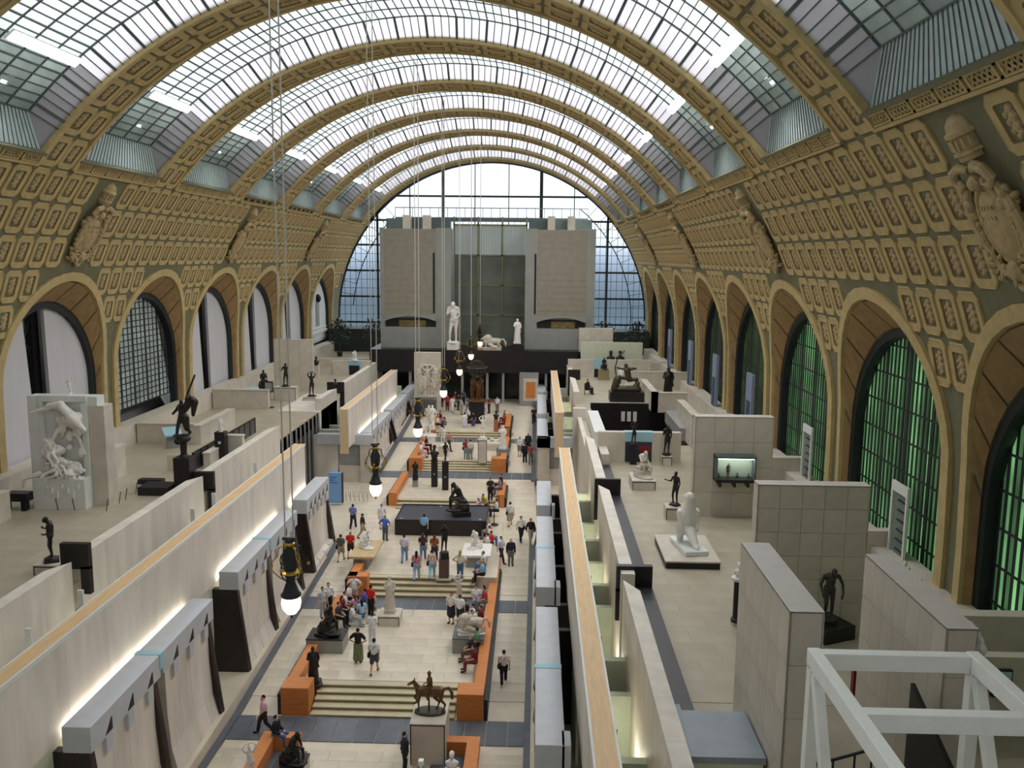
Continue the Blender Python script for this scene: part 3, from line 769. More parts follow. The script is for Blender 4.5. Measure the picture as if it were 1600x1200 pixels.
RB = [(23.2, 28.0, .8, 1, 0), (28.2, 33.2, 0, 0, 1), (35.3, 40.4, .8, 1, 0), (40.6, 45.5, 0, 0, 1), (47.6, 53.0, .5, 1, 0), (66.1, 74.2, .6, 1, 0), (76.7, 87.6, .3, 1, 0), (89.4, 95, .3, 1, 0), (10, 19.5, 0, 0, 0)]
for s, B_ in ((-1, LB), (1, RB)):
    for y0, y1, wd, dk, sk in B_:
        g, L = gallery(s, y0, y1, '', 3 if y1-y0 < 5.2 else 5, wide=0, sky=bool(sk))
        if dk and y0 not in (66.1, 67.1): dark_end(g, L, 6.7, y0+.05, fz(y0))
        if dk: dark_end(g, L, 6.7, y1-.4, fz(y1)) if y0 > 30 or s < 0 else None
        if sk: dark_end(g, L, 6.7, y1-.4, fz(y1))
        if s > 0 and wd: m = M(); m.box(L(7.3, y0, 4.72), L(7.55, y0+wd, 5.56)); m.build('lintel_return', GREYB, g)
# skirting and inner gallery walls, open-topped rooms with cross walls
for s, nm in ((-1, 'baseboard_left'), (1, 'baseboard_right')):
    m = M()
    for a, b in ((8, SY0), (SY0, 53), (66, 91.4), (91.4, 97)): m.hexa([(s*6.05,a,fz(a)-.1),(s*6.5,a,fz(a)-.1),(s*6.5,b,fz(b)-.1),(s*6.05,b,fz(b)-.1)], [(s*6.1,a,fz(a)+.16),(s*6.5,a,fz(a)+.16),(s*6.5,b,fz(b)+.16),(s*6.1,b,fz(b)+.16)])
    struct(nm, m, SLATE, fix=True)
nt2 = 30
PX = {-1: -11.1, 1: 9.65}
for s in (-1, 1):
    for a, b in ((8, 53), (66.5, 97)):
        m = M(); m.box((s*8.0, a, 0), (s*8.3, b, 4.95)); nt2 += 1; struct('room_wall', m, GREENW)
    ys = [12, 16, 20.4, 22.4, 26.6, 28.6, 33.8, 35.6, 39, 41.5, 45, 48.5, 51, 68, 71, 75, 79, 83, 88, 92]
    for i, y in enumerate(ys):
        m = M(); m.box((s*8.3, y, 0), (PX[s], y+.32, 5.3+.25*(i % 2))); struct('room_cross_wall', m, GREENW)
# oak-capped parapet walls
CAPL = []
for s, a, b, dz in ((-1, 9.5, 51.6, 0), (1, 9.5, 51.7, 0), (-1, 63.7, 86.8, 1), (1, 63.7, 87.9, 1)):
    xc = s*8.16; t = tag(empty('capped_wall', (xc, a, 5.0)), kind='structure')
    L_ = b-a; n = int(L_/2.4)
    for i in range(n):
        m = M(); m.box((-.29, L_*i/n+.004, 0), (.29, L_*(i+1)/n-.004, 2.97)); m.build('stone_panel', STONEV, t)
    m = M(); m.box((-.33, 0, 2.9), (-.27, L_, 3.04)); m.box((.27, 0, 2.9), (.33, L_, 3.04)); m.build('white_edge_strip', WHITE, t)
    m = M(); m.box((-.27, 0, 2.95), (.27, L_, 3.02)); m.build('oak_capping', CAPW, t)
    if dz: m = M(); m.box((-.2, -.05, -.4), (.2, 0, 3.0)); m.build('oak_end_board', CAPW, t); m = M(); m.box((-.33, -.06, -.4), (-.2, 0, 3.04)); m.box((.2, -.06, -.4), (.33, 0, 3.04)); m.build('end_edge_strip', STONE, t)
# lamp troughs between the lintels and the walls (hidden strip lights)
TRO = lamp_mat('trough_light', (255, 246, 226), 7)
tg = 'strip lights in the gap behind the gallery lintels'
for i, (s, a, b) in enumerate(((-1, 23.9, 33), (-1, 36.6, 45.5), (-1, 48, 52.8), (-1, 67.5, 76), (-1, 77.8, 86))):
    w_ = ['nearest left', 'second left', 'third left', 'fourth left', 'farthest left', 'second right', 'nearest right', 'third right'][i]
    m = M(); o = m.box((s*7.71, a, 5.15), (s*7.81, b, 5.25)).build('strip_light', TRO); tag(o, '%s glowing strip light in the gap behind the grey lintels' % w_, 'light', tg)
# terraces
TL, TR = -11.1, 9.65
m = M(); m.box((TL-.1, 8, 6.0), (-21.4, 118, TZ)); terl = struct('terrace_left', m, TFLOOR)
m = M()
m.box((TR+.1, 8, 6.0), (21.4, 57.5, TZ)); m.box((17.2, 57.5, 6), (21.4, 72, TZ)); m.box((TR+.1, 72, 6.0), (21.4, 118, TZ)); m.box((TR+.1, 57.5, 6), (11, 72, TZ))
terr = struct('terrace_right', m, TFLOOR)
slabs(terl, -17.4, -11.7, 25, 47, lambda y: TZ, 4, 16, mt_=TFLOOR)
slabs(terr, 10.9, 17.0, 23.2, 41.2, lambda y: TZ, 4, 14, mt_=TFLOOR)
slabs(terr, 10.9, 14.0, 41.2, 52, lambda y: TZ, 2, 8, mt_=TFLOOR)
def wall_run(s, X, a, b, tip=True, top=8.0, bot=0, th=.5, pl=2.0):
    t = tag(empty('terrace_wall', (X, a, bot)), kind='structure'); n = max(1, int((b-a)/pl)); h = top-bot
    for i in range(n):
        y0, y1 = (b-a)*i/n+.004, (b-a)*(i+1)/n-.004; sk = 1.0 if (tip and i == n-1) else 0
        m = M(); m.hexa([(0,y0,0),(s*th,y0,0),(s*th,y1,0),(0,y1,0)], [(0,y0,h),(s*th,y0,h),(s*th,y1-sk,h),(0,y1,h)]); m.build('stone_panel', STONEV, t, fix=True)
    return t
for a, b in ((9, 30.0), (30.6, 43.2), (43.9, 55.5), (74, 83.5), (84.2, 97)): wall_run(1, TR, a, b)
for a, b in ((9, 30.7), (31.3, 43.6), (44.3, 57.2), (68.5, 74), (76, 97)): wall_run(-1, TL, a, b)
m = M(); m.box((TR+.55, 19, TZ), (TR+1.2, 31.5, TZ+.35)); m.box((TR+.55, 31.9, TZ), (TR+1.2, 52.0, TZ+.35))
o = m.build('black_ledge', SLATE); tag(o, kind='structure'); o.active_material = mat('black_slate', (52, 54, 58), .4, .1, 3)
# black portal frames at the breaks in the terrace walls
def portal(lab, x0, x1, y, z0, z1, leg, s):
    t = empty('portal_frame', (x0, y, z0), 0, lab, 'frame', 'black metal frames at breaks in the terrace walls')
    m = M(); m.box((0, 0, z1-z0-1.0), (x1-x0, .25, z1-z0)); m.build('head_panel', BLACK, t)
    m = M(); xl = 0 if leg < 0 else (x1-x0)-.35
    m.box((xl, 0, 0), (xl+.35, .25, z1-z0-.9)); m.build('side_panel', BLACK, t)
portal('black frame over the terrace wall break nearest on the right', 9.5, 10.85, 31.0, 6.0, 8.15, -1, 1)
portal('black frame over the second terrace wall break on the right', 9.5, 10.85, 43.6, 6.0, 8.2, -1, 1)
portal('black frame beside the downcast bronze on the left terrace', -11.7, -10.6, 31.0, 6.6, 8.6, 1, -1)
portal('black frame behind the dark pedestals on the left terrace', -12.6, -10.7, 44.0, 5.2, 8.1, 1, -1)
portal('black frame beside the seated reader on the right terrace', 9.5, 10.7, 84.2, 6.0, 8.6, -1, 1)
portal('farthest black frame on the left terrace by the pale counter', -12.2, -10.7, 75.0, 6.2, 8.4, 1, -1)
# dado walls under the side windows
for s in (-1, 1):
    for a, b in ((10, 118),):
        m = M(); m.box((s*20.3, a, TZ), (s*21.5, b, TZ+1.3 if s < 0 else TZ+.9)); struct('dado_wall', m, STONE)
# tall stone exhibition walls
def stone_slab(lab, c0, c1, zt, nx, nz, face='y', gap=.012, zb=TZ):
    x0, y0 = c0; x1, y1 = c1
    t = empty('exhibition_wall', (x0, y0, zb), 0, lab, 'wall', 'tall stone display walls on the terraces')
    m = M(); m.box((.04, .04, 0), (x1-x0-.04, y1-y0-.04, zt-zb-.03)); m.build('core', GREYD, t)
    h = (zt-zb)
    wx, wz, wy = (x1-x0)/nx, h/nz, (y1-y0)/max(1, round((y1-y0)/((x1-x0)/nx)))
    def pan(w, d, hh, p): 
        key = ('p', round(w, 3), round(d, 3), round(hh, 3))
        if key not in SLAB: mm = M(); mm.box((0,0,0), (w, d, hh)); SLAB[key] = mm.mesh('stone_block', [STONE])
        link('stone_block', SLAB[key], t, loc=p)
    for j in range(nz):
        for i in range(nx): pan(wx-gap, .05, wz-gap, (wx*i, 0, wz*j)); 
        ny = max(1, round((y1-y0)/wx)); dy = (y1-y0)/ny
        if ny <= 8:
            for i in range(ny): pan(.05, dy-gap, wz-gap, (0, dy*i, wz*j)); pan(.05, dy-gap, wz-gap, (x1-x0-.05, dy*i, wz*j))
    m = M(); m.box((0, 0, h-.04), (x1-x0, y1-y0, h)); m.build('coping', COPE, t)
    return t
stone_slab('broad stone wall of large pale blocks behind the stooping bronze', (14.0, 28.7), (17.8, 29.3), 12.0, 5, 6)
stone_slab('stone wall carrying the glass showcase on the right terrace', (14.15, 41.3), (17.95, 42.0), 12.0, 4, 4)
stone_slab('long stone wall with flat top left of the stooping bronze', (12.0, 18.0), (12.75, 22.6), 12.0, 1, 4)
stone_slab('long stone wall beside the green windows, white relief on its far side', (15.5, 18.2), (16.2, 23.0), 11.6, 1, 4)
stone_slab('far stone wall behind the archer sculpture', (10.9, 93.0), (14.6, 93.6), 12.0, 3, 4)
stone_slab('stone wall behind the standing bronze on the far left terrace', (-18.0, 78.6), (-14.4, 79.2), 11.8, 3, 4)
# low garden-like stone walls on the right terrace by the windows
for i, (x0, x1, y0, y1, z) in enumerate(((17.9, 21.3, 47.2, 47.7, 8.6), (17.9, 18.4, 42.1, 47.2, 8.2), (17.9, 21.3, 34.6, 35.0, 8.5), (16.8, 19.2, 56, 56.5, 9.2), (16.8, 17.3, 56, 63, 9.2), (15.9, 18.8, 70, 70.5, 8.6), (15.9, 16.4, 70, 78, 8.6), (17.5, 21.3, 60.0, 60.4, 8.6), (16.4, 21.3, 24.0, 24.4, 9.4), (16.3, 21.3, 83, 83.4, 8.6))):
    m = M(); m.box((x0, y0, TZ), (x1, y1, z)); m.box((x0-.03, y0-.03, z), (x1+.03, y1+.03, z+.06)); struct('low_stone_wall', m, STONE)
# slate-topped block at the bottom of the right terrace
t = tag(empty('slate_block', (9.7, 19.0, 0)), kind='structure')
m = M(); m.box((0, 0, 0), (2.2, 2.2, 7.75)); m.build('white_body', GREENW, t)
m = M(); m.box((-.02, -.02, 7.75), (2.25, 2.1, 7.92)); m.box((-.02, 2.1, 7.75), (.6, 2.4, 7.92)); m.build('slate_top', mat('blue_grey_slate', (150, 158, 166), .5, .08, 1.5), t)
# ---- crossing between the near and far galleries
for s in (-1, 1):
    y0 = 66.2
    t = tag(empty('crossing_wall', (s*6.6, y0, 0)), kind='structure')
    def Bx(nm, x0, x1, ya, yb, z0, z1, mt_): mm = M(); mm.box((s*(x0-6.6), ya-y0, z0), (s*(x1-6.6), yb-y0, z1)); return mm.build(nm, mt_, t)
    Bx('stone_jamb', 6.6, 7.5, y0, y0+.5, 1, 4.8, STONE); Bx('stone_base', 7.5, 9.2, y0+.1, y0+.5, 1, 3.0, STONE)
    Bx('grey_recess_panel', 7.5, 9.3, y0+.25, y0+.5, 2.6, 4.8, GREYD); Bx('lintel_beam', 6.5, 9.4 if s > 0 else 10.9, y0-.1, y0+.6, 4.75, 5.56, GREYB)
    if s < 0:
        Bx('stone_tower', 9.3, 11.2, y0+.1, y0+.6, 1, 5.4, STONEV)
        Bx('stone_tower_upper', 11.1, 14.6, 68, 77, 1, TZ+.02, STONEV)
        for x, z in ((11.8, 6.2), (12.9, 5.4), (11.8, 4.6)): Bx('slot_window', x, x+.3, 67.93, 68.01, z, z+.75, GREYD)
        Bx('glazed_wing', 11.2, 11.5, 57.3, 67.9, 0, 6.9, BLACK)
        for i in range(9): Bx('glazing_bar', 11.1, 11.2, 57.8+i*1.15, 57.95+i*1.15, 0, 6.9, GREYD)
    else:
        Bx('stone_tower', 9.3, 10.3, y0+.1, y0+.6, 1, 7.9, STONEV); Bx('stone_return', 9.65, 9.95, 55.5, 66.3, 1, 7.2, STONEV)
# left: open stair well with dark balustrade
t = tag(empty('stair_well', (-13.6, 48.5, TZ)), kind='structure')
m = M(); m.box((-1.4, 0, .01), (0, 11, .03)); m.build('dark_opening', BLACK, t)
for i in range(10):
    m = M(); m.box((-.03, .1+i*1.1, 0), (.03, .1+(i+1)*1.1-.12, .95)); m.build('balustrade_panel', mat('smoked_panel', (70, 72, 74), .3, .1, 2), t)
for i in range(11): m = M(); m.box((-.06, i*1.1-.02, 0), (.06, i*1.1+.06, 1.05)); m.build('balustrade_post', BLACK, t)
m = M(); m.box((-1.5, -.1, 0), (.06, 0, .95)); m.build('stone_end', STONE, t)
m = M(); m.box((-.05, -.02, 1.0), (.05, 11.1, 1.08)); m.build('handrail', BLACK, t)
# left terrace partitions between the windows and the stair
for x0, x1, y0, y1, z in ((-20.2, -16.4, 55.5, 56.0, 8.3), (-16.4, -15.9, 55.5, 62.0, 8.2), (-20.2, -15.6, 69.0, 69.5, 8.5), (-17.6, -17.1, 42.4, 47.5, 8.7), (-13.2, -11.6, 51.2, 51.6, 8.5), (-13.2, -12.8, 49, 51.2, 7.9), (-20.3, -18.6, 24, 39.0, 8.3)):
    m = M(); m.box((x0, y0, TZ), (x1, y1, z)); m.box((x0-.04, y0-.04, z), (x1+.04, y1+.04, z+.08)); struct('low_stone_wall', m, STONE)
# right: stair void with sunken shop
t = tag(empty('sunken_room', (11, 57.5, 3.5)), kind='structure')
m = M(); m.box((0, 0, 0), (6.2, 14.5, .1)); m.build('dark_floor', IRON, t)
m = M(); m.box((0, 14.4, 0), (6.2, 14.6, 3.9)); m.box((6.1, 0, 0), (6.3, 14.5, 3.5)); m.build('dark_wall', BLACK, t)
m = M(); m.box((-.6, 0.2, 3.5), (.2, 8.5, 4.3)); m.build('white_parapet', WHITE, t)
for a in ((.6, 11.6, 1.6, 12.6), (1.1, 10.2, 2.0, 11.0), (3.2, 11.4, 4.6, 12.4), (3.4, 10.2, 4.8, 11.0)): m = M(); m.box((a[0], a[1], .1), (a[2], a[3], 1.4)); m.build('orange_counter', ORANGE, t)
for a in (2.6, 3.1, 3.6): m = M(); m.box((a, 14.2, 2.4), (a+.3, 14.38, 3.2)); m.build('hanging_label', WHITE, t)
m = M(); m.box((5.4, 1.5, 3.5), (6.2, 8.5, 4.4)); m.build('grey_parapet', GREYD, t)
t = tag(empty('sign_wall', (10.3, 52.4, TZ)), kind='structure')
m = M(); m.box((0, 0, 0), (5.1, .5, 1.9)); m.build('wall_body', STONE, t)
m = M(); m.box((1.6, -.02, 1.35), (3.35, 0.0, 1.9)); m.box((1.6, -.02, 1.9), (3.35, .5, 1.93)); m.build('blue_panel', SIGNP, t)
m = M(); m.box((1.65, -.03, .05), (3.3, -.01, 1.3)); m.build('dark_poster', mat('poster_navy', (46, 56, 70), .5, .1, 3), t)
m = M(); m.ell((2.85, -.04, .85), (.4, .02, .28), 10); m.build('red_motif', RED, t)
m = M(); m.box((0, -2.2, 0), (.5, 0, 1.0)); m.build('stone_return', STONE, t)
# ================================================================= far end: clock-side towers and bridge
YT = 95.0
BR = struct('bridge_beam', M().box((-11.9, 93, 7.0), (12.5, 100, 9.42)), BLACK)
TW = mat('warm_grey_wall_fabric', (150, 143, 128), .8, .08, 1.5)
TG = mat('cool_grey_concrete', (150, 152, 146), .6, .06, 1)
def tower(x0, x1, lab, s):
    t = tag(empty('tower', (x0, YT, 9.4)), kind='structure'); w = x1-x0; h = 13.1
    pl, pr_ = (.45, 1.65) if s < 0 else (1.3, .9)
    m = M(); m.box((0, .3, 0), (w, 5.5, h)); m.build('tower_body', TG, t)
    for a, b, nm in ((0, pl, 'pier'), (w-pr_, w, 'pier')): mm = M(); mm.box((a, 0, 0), (b, .6, h+.1)); mm.build(nm, TG, t)
    n = 14
    for i in range(n): mm = M(); z0 = 3.55+(h-3.6)*i/n; mm.box((pl, .02, z0+.006), (w-pr_, .4, z0+(h-3.6)/n-.006)); mm.build('wall_course', TW, t)
    m = M(); m.box((pl, 0, 0), (w-pr_, .5, 2.35)); m.build('lower_panel', TG, t)
    m = M(); m.box((pl+.1, .22, 2.35), (w-pr_-.1, .4, 3.3)); m.build('dark_opening', BLACK, t)
    m = M(); m.box((pl+1.6, .18, 2.4), (w-pr_-1.2, .22, 3.1)); m.build('lit_glass', mat('amber_glass', (120, 104, 60), .4, .3, 3), t)
    for i in range(10):
        a, b = i/10, (i+1)/10; m = M(); W_ = w-pl-pr_; zz = lambda q: 3.0+.55*(1-(2*q-1)**2)
        m.hexa([(pl+W_*a, -.15, zz(a)), (pl+W_*b, -.15, zz(b)), (pl+W_*b, .4, zz(b)), (pl+W_*a, .4, zz(a))], [(pl+W_*a, -.15, 3.7), (pl+W_*b, -.15, 3.7), (pl+W_*b, .4, 3.7), (pl+W_*a, .4, 3.7)]); m.build('arched_lintel', TG, t)
    m = M(); m.box((w-pr_-.35 if s < 0 else pl-.3, -.03, 3.9), (w-pr_-.15 if s < 0 else pl-.1, .02, 10.5)); m.build('slot', BLACK, t)
    for a in (2.4, 4.6): m = M(); m.box((a, 1, h), (a+.8, 2.5, h+1.5)); m.build('roof_post', STONE, t)
    m = M(); m.box((.3, 2.6, h), (w-.3, 3, h+1.2)); m.build('roof_screen', STEEL, t)
    return t
tower(-11.0, -3.15, '', -1); tower(5.0, 12.65, '', 1)
# glazed screen between the towers
t = tag(empty('glass_screen', (-3.2, 99, 9.4)), kind='structure')
for i in range(3):
    for j in range(4):
        m = M(); m.box((.05+2.75*i, 0, .1+3.4*j), (2.7+2.75*i, .08, 3.4+3.4*j)); m.build('glass_pane', mat('dim_screen_glass', (118, 122, 110), .25, .3, .35) if j < 3 else mat('sky_glow_screen_glass', (190, 198, 194), .25, .15, .35, emit=.12), t)  # top row: sky light behind is put into a paler, glowing glass
m = M(); m.box((0, .2, 0), (8.3, .5, 3.2)); m.build('parapet_panel', BLACK, t)
for i in range(4): m = M(); m.box((-.1+2.75*i, -.1, 0), (.1+2.75*i, .15, 14.6)); m.build('screen_mullion', mat('olive_steel', (124, 122, 92), .5, .1, 2), t)
for j in range(5): m = M(); m.box((0, -.1, 3.4*j), (8.3, .15, 3.4*j+.18)); m.build('screen_rail', mat('olive_steel', (124, 122, 92), .5, .1, 2), t)
m = M()
for i in range(40): m.box((.2*i+.1, -.05, 0), (.2*i+.14, -.02, 13.6))
tag(m.build('fine_glazing_bars', STEEL, t), kind='stuff')
t = tag(empty('upper_footbridge', (-10, 99.5, 23.6)), kind='structure')
m = M(); m.box((0, 0, 0), (22, 1.6, .35)); m.build('deck', STEEL, t)
for i in range(23): m = M(); m.box((i-.03, 0, .35), (i+.03, .06, 1.4)); m.build('rail_post', STEEL, t)
m = M(); m.box((0, 0, 1.35), (22, .06, 1.45)); m.build('handrail', STEEL, t)
# dark glazed hall under the bridge with grey posts
t = tag(empty('glazed_hall', (-12, 96.5, 3.4)), kind='structure')
m = M(); m.box((0, 0, 0), (24.5, .1, 3.7)); m.build('dark_glass_wall', mat('dark_glass_wall', (30, 40, 38), .15, .3, .4), t)
for i, x in enumerate((-9.1, -7.5, -1.75, .99, 2.74, 4.63, 6.38, 7.43)):
    tag(M().box((x-.13, 93.2, fz(93)), (x+.13, 93.6, 7.05)).build('pillar', GREYD), '%s grey post under the black bridge, counted from the left' % ['first', 'second', 'third', 'fourth', 'fifth', 'sixth', 'seventh', 'last'][i], 'pillar', 'grey posts under the black bridge')
# far end side zones: dark planting and parapets below the end window
GRE = mat('dark_foliage', (38, 56, 40), .7, .4, 4)
for s in (-1, 1):
    m = M(); m.box((s*12.6, 112, TZ), (s*21, 117, 10.0)); struct('dark_screen_wall', m, mat('far_dark_wall', (44, 50, 48), .7, .2, 1))
    m = M(); m.box((s*11.2, 96.8, TZ-.2), (s*21, 97.2, 7.9)); struct('low_stone_wall', m, STONE)

for i, (s_, y) in enumerate(((1, 18.3), (1, 24.5), (1, 31), (1, 37.3), (1, 43), (1, 49.5), (1, 73), (1, 81), (-1, 24), (-1, 31), (-1, 43))):
    lo_ = 'right' if s_ > 0 else 'left'
    X = s_*(9.0 if s_ > 0 else 9.8); t = empty('gallery_spotlight', (X, y, 4.6), 0, '%s small spotlight from the camera in the open rooms behind the %s capped wall' % ((['nearest', 'second', 'third', 'fourth', 'fifth', 'sixth', 'seventh', 'eighth']*2)[i], lo_), 'light', 'small spotlights in the open-topped gallery rooms')
    m = M(); m.lathe([(.05, -.1), (.07, 0), (.05, .1)], n=10); m.build('lamp_head', WHITE, t); m = M(); m.bar((0,0,.1), (0,0,.75), .03); m.build('stem', IRON, t)
    ld = bpy.data.lights.new('spot_lamp', 'POINT'); ld.energy = 38; ld.color = (1, .98, .84); ld.shadow_soft_size = .12
    lo = bpy.data.objects.new('spot_lamp', ld); C.objects.link(lo); lo.parent = t; lo.location = (0, 0, -.3)
# ================================================================= bodies
def joints(pose='stand', **k):
    J = dict(pel=(0,0,.93), che=(0,.01,1.27), nec=(0,.01,1.46), hed=(0,-.01,1.60))
    for s, n in ((-1, 'l'), (1, 'r')):
        J['sh'+n] = (s*.185,.01,1.40); J['el'+n] = (s*.25,.03,1.12); J['wr'+n] = (s*.25,-.06,.87); J['ha'+n] = (s*.245,-.09,.78)
        J['hi'+n] = (s*.09,0,.90); J['kn'+n] = (s*.105,-.01,.49); J['an'+n] = (s*.11,.03,.08); J['to'+n] = (s*.125,-.13,.035)
    if pose == 'walk':
        J['knl'] = (-.1,-.17,.51); J['anl'] = (-.1,-.25,.09); J['tol'] = (-.11,-.41,.06)
        J['knr'] = (.1,.06,.49); J['anr'] = (.1,.33,.14); J['tor'] = (.11,.21,.035)
        J['ell'] = (-.25,.12,1.13); J['wrl'] = (-.25,.14,.89); J['hal'] = (-.245,.12,.80)
        J['elr'] = (.25,-.06,1.13); J['wrr'] = (.24,-.24,.98); J['har'] = (.23,-.31,.92)
    if pose == 'hips':
        for s, n in ((-1, 'l'), (1, 'r')): J['el'+n] = (s*.42,.08,1.16); J['wr'+n] = (s*.21,-.04,1.0); J['ha'+n] = (s*.14,-.08,.97)
    if pose == 'hold':
        for s, n in ((-1, 'l'), (1, 'r')): J['el'+n] = (s*.25,.0,1.13); J['wr'+n] = (s*.14,-.24,1.12); J['ha'+n] = (s*.08,-.31,1.15)
    if pose == 'sit':
        d = -.42
        for n in ('pel','che','nec','hed'): x, y, z = J[n]; J[n] = (x, y+(.0 if n == 'pel' else -.04), z+d)
        for s, n in ((-1, 'l'), (1, 'r')):
            J['sh'+n] = (s*.18,-.03,.98); J['el'+n] = (s*.24,-.06,.70); J['wr'+n] = (s*.16,-.28,.62); J['ha'+n] = (s*.10,-.35,.60)
            J['hi'+n] = (s*.09,0,.50); J['kn'+n] = (s*.13,-.44,.52); J['an'+n] = (s*.13,-.46,.09); J['to'+n] = (s*.14,-.62,.035)
    if pose == 'lean':
        for n in ('che','nec','hed','shl','shr'): x, y, z = J[n]; J[n] = (x, y-.28*(z-.93)/.6, z-.05)
        for s, n in ((-1, 'l'), (1, 'r')): J['el'+n] = (s*.26,-.22,1.05); J['wr'+n] = (s*.2,-.44,1.02); J['ha'+n] = (s*.18,-.52,1.0)
    J.update(k); return {a: Vector(b) for a, b in J.items()}
def body_prims(m, J, f=0.0, head=True, female=False):
    hw = .10 if not female else .085
    m.cap(J['pel']+Vector((-.05,0,0)), J['pel']+Vector((.05,0,0)), .135+f, .135+f); m.cap(J['pel'], J['che'], .125+f, .145+f)
    m.cap(J['shl']*.75+J['shr']*.25, J['shr']*.75+J['shl']*.25, .095+f, .095+f); m.cap(J['che'], J['nec'], .14+f, .07+f)
    for n in 'lr':
        m.cap(J['sh'+n], J['el'+n], .06+f, .045+f); m.cap(J['el'+n], J['wr'+n], .043+f, .03+f)
        m.cap(J['hi'+n], J['kn'+n], .095+f, .06+f); m.cap(J['kn'+n], J['an'+n], .062+f, .04+f); m.cap(J['an'+n], J['to'+n], .045+f, .032+f)
    if head:
        m.cap(J['nec'], J['hed'], .058, .06); h = J['hed']; m.ell(h, (.078, .095, .115), 10); d = Vector((0,-1,0))
        m.ell(h+Vector((0,-.095,-.01)), (.016,.025,.03), 6); m.ell(h+Vector((0,-.07,-.08)), (.04,.035,.03), 6)
        for s in (-1, 1): m.ell(h+Vector((s*.08,.01,0)), (.018,.03,.04), 6)
def hand_prims(m, J):
    for s, n in ((-1, 'l'), (1, 'r')):
        w, h = J['wr'+n], J['ha'+n]; d = (h-w).normalized(); u = Vector((0,0,1)) if abs(d.z) < .8 else Vector((0,-1,0)); r = d.cross(u).normalized()
        m.cap(w, h, .03, .036)
        for i, L in enumerate((.062, .078, .082, .064)):
            a = h+r*(.033-.022*i); b = a+d*L*.6; m.cap(a, b, .011, .010, 6); m.cap(b, b+(d*.6-r*0+u*-.5)*L*.5, .010, .008, 6)
        a = w.lerp(h, .35)+r*.03; m.cap(a, a+(d*.6+r*.8)*.05, .013, .010, 6)
BODYC = {}
def body_mesh(pose, kind, lower, sleeve, J=None):
    key = (pose, kind, lower, sleeve)
    if key in BODYC: return BODYC[key]
    J = J or joints(pose); m = M(); vx = .024
    if kind == 'body': body_prims(m, J, 0); hand_prims(m, J); vx = .018
    if kind == 'shirt':
        f = .018; m.cap(J['pel'], J['che'], .135+f, .15+f); m.cap(J['shl']*.75+J['shr']*.25, J['shr']*.75+J['shl']*.25, .095+f, .095+f); m.cap(J['che'], J['che'].lerp(J['nec'], .8), .14+f, .075+f)
        for n in 'lr':
            if sleeve == 'long': m.cap(J['sh'+n], J['el'+n], .066+f, .052+f); m.cap(J['el'+n], J['wr'+n].lerp(J['el'+n], .1), .05+f, .04+f)
            elif sleeve == 'short': m.cap(J['sh'+n], J['sh'+n].lerp(J['el'+n], .6), .066+f, .064+f)
    if kind == 'lower':
        f = .02; m.cap(J['pel']+Vector((-.05,0,0)), J['pel']+Vector((.05,0,0)), .14+f, .14+f)
        if lower in ('skirt', 'dress'):
            k = 1.0 if lower == 'skirt' else 1.55
            for n in 'lr': m.cap(J['hi'+n], J['kn'+n], .11+f, .12+f)
            m.cap(J['pel'], J['knl'].lerp(J['knr'], .5), .15+f, .17+f)
            if lower == 'dress':
                for n in 'lr': m.cap(J['kn'+n], J['an'+n]+Vector((0,0,.12)), .12+f, .13+f)
        else:
            for n in 'lr':
                kn, an = J['kn'+n], J['an'+n]
                if lower == 'shorts': m.cap(J['hi'+n], J['hi'+n].lerp(kn, .85), .105+f, .09+f)
                else: m.cap(J['hi'+n], kn, .10+f, .068+f); m.cap(kn, an.lerp(kn, .08), .066+f, .058+f)
    if kind in ('hair', 'long_hair', 'bald', 'hat'):
        h = J['hed']; m.ell(h+Vector((0,.022,.03)), (.09,.098,.105), 10)
        if kind == 'long_hair': m.cap(h+Vector((0,.06,0)), h+Vector((0,.1,-.24)), .085, .07)
    if kind == 'shoe':
        f = .014
        for n in 'lr': m.cap(J['an'+n]-Vector((0,0,.03)), J['to'+n], .042+f, .036+f)
    BODYC[key] = blob(m, vx, 1, kind); return BODYC[key]
PM = {}
def cm(rgb, rough=.8):
    k = tuple(rgb)
    if k not in PM: PM[k] = mat('cloth_%d' % len(PM), rgb, rough, .08, 8)
    return PM[k]
SK = {'l': mat('light_skin', (214, 166, 138), .6, .05, 5), 'd': mat('dark_skin', (110, 74, 56), .6, .05, 5)}
HAIRC = {'black': (26, 22, 22), 'brown': (70, 48, 34), 'blond': (180, 146, 96), 'grey': (150, 148, 146), 'red': (96, 50, 30)}
EYE = cm((20, 18, 18))
_eye = None
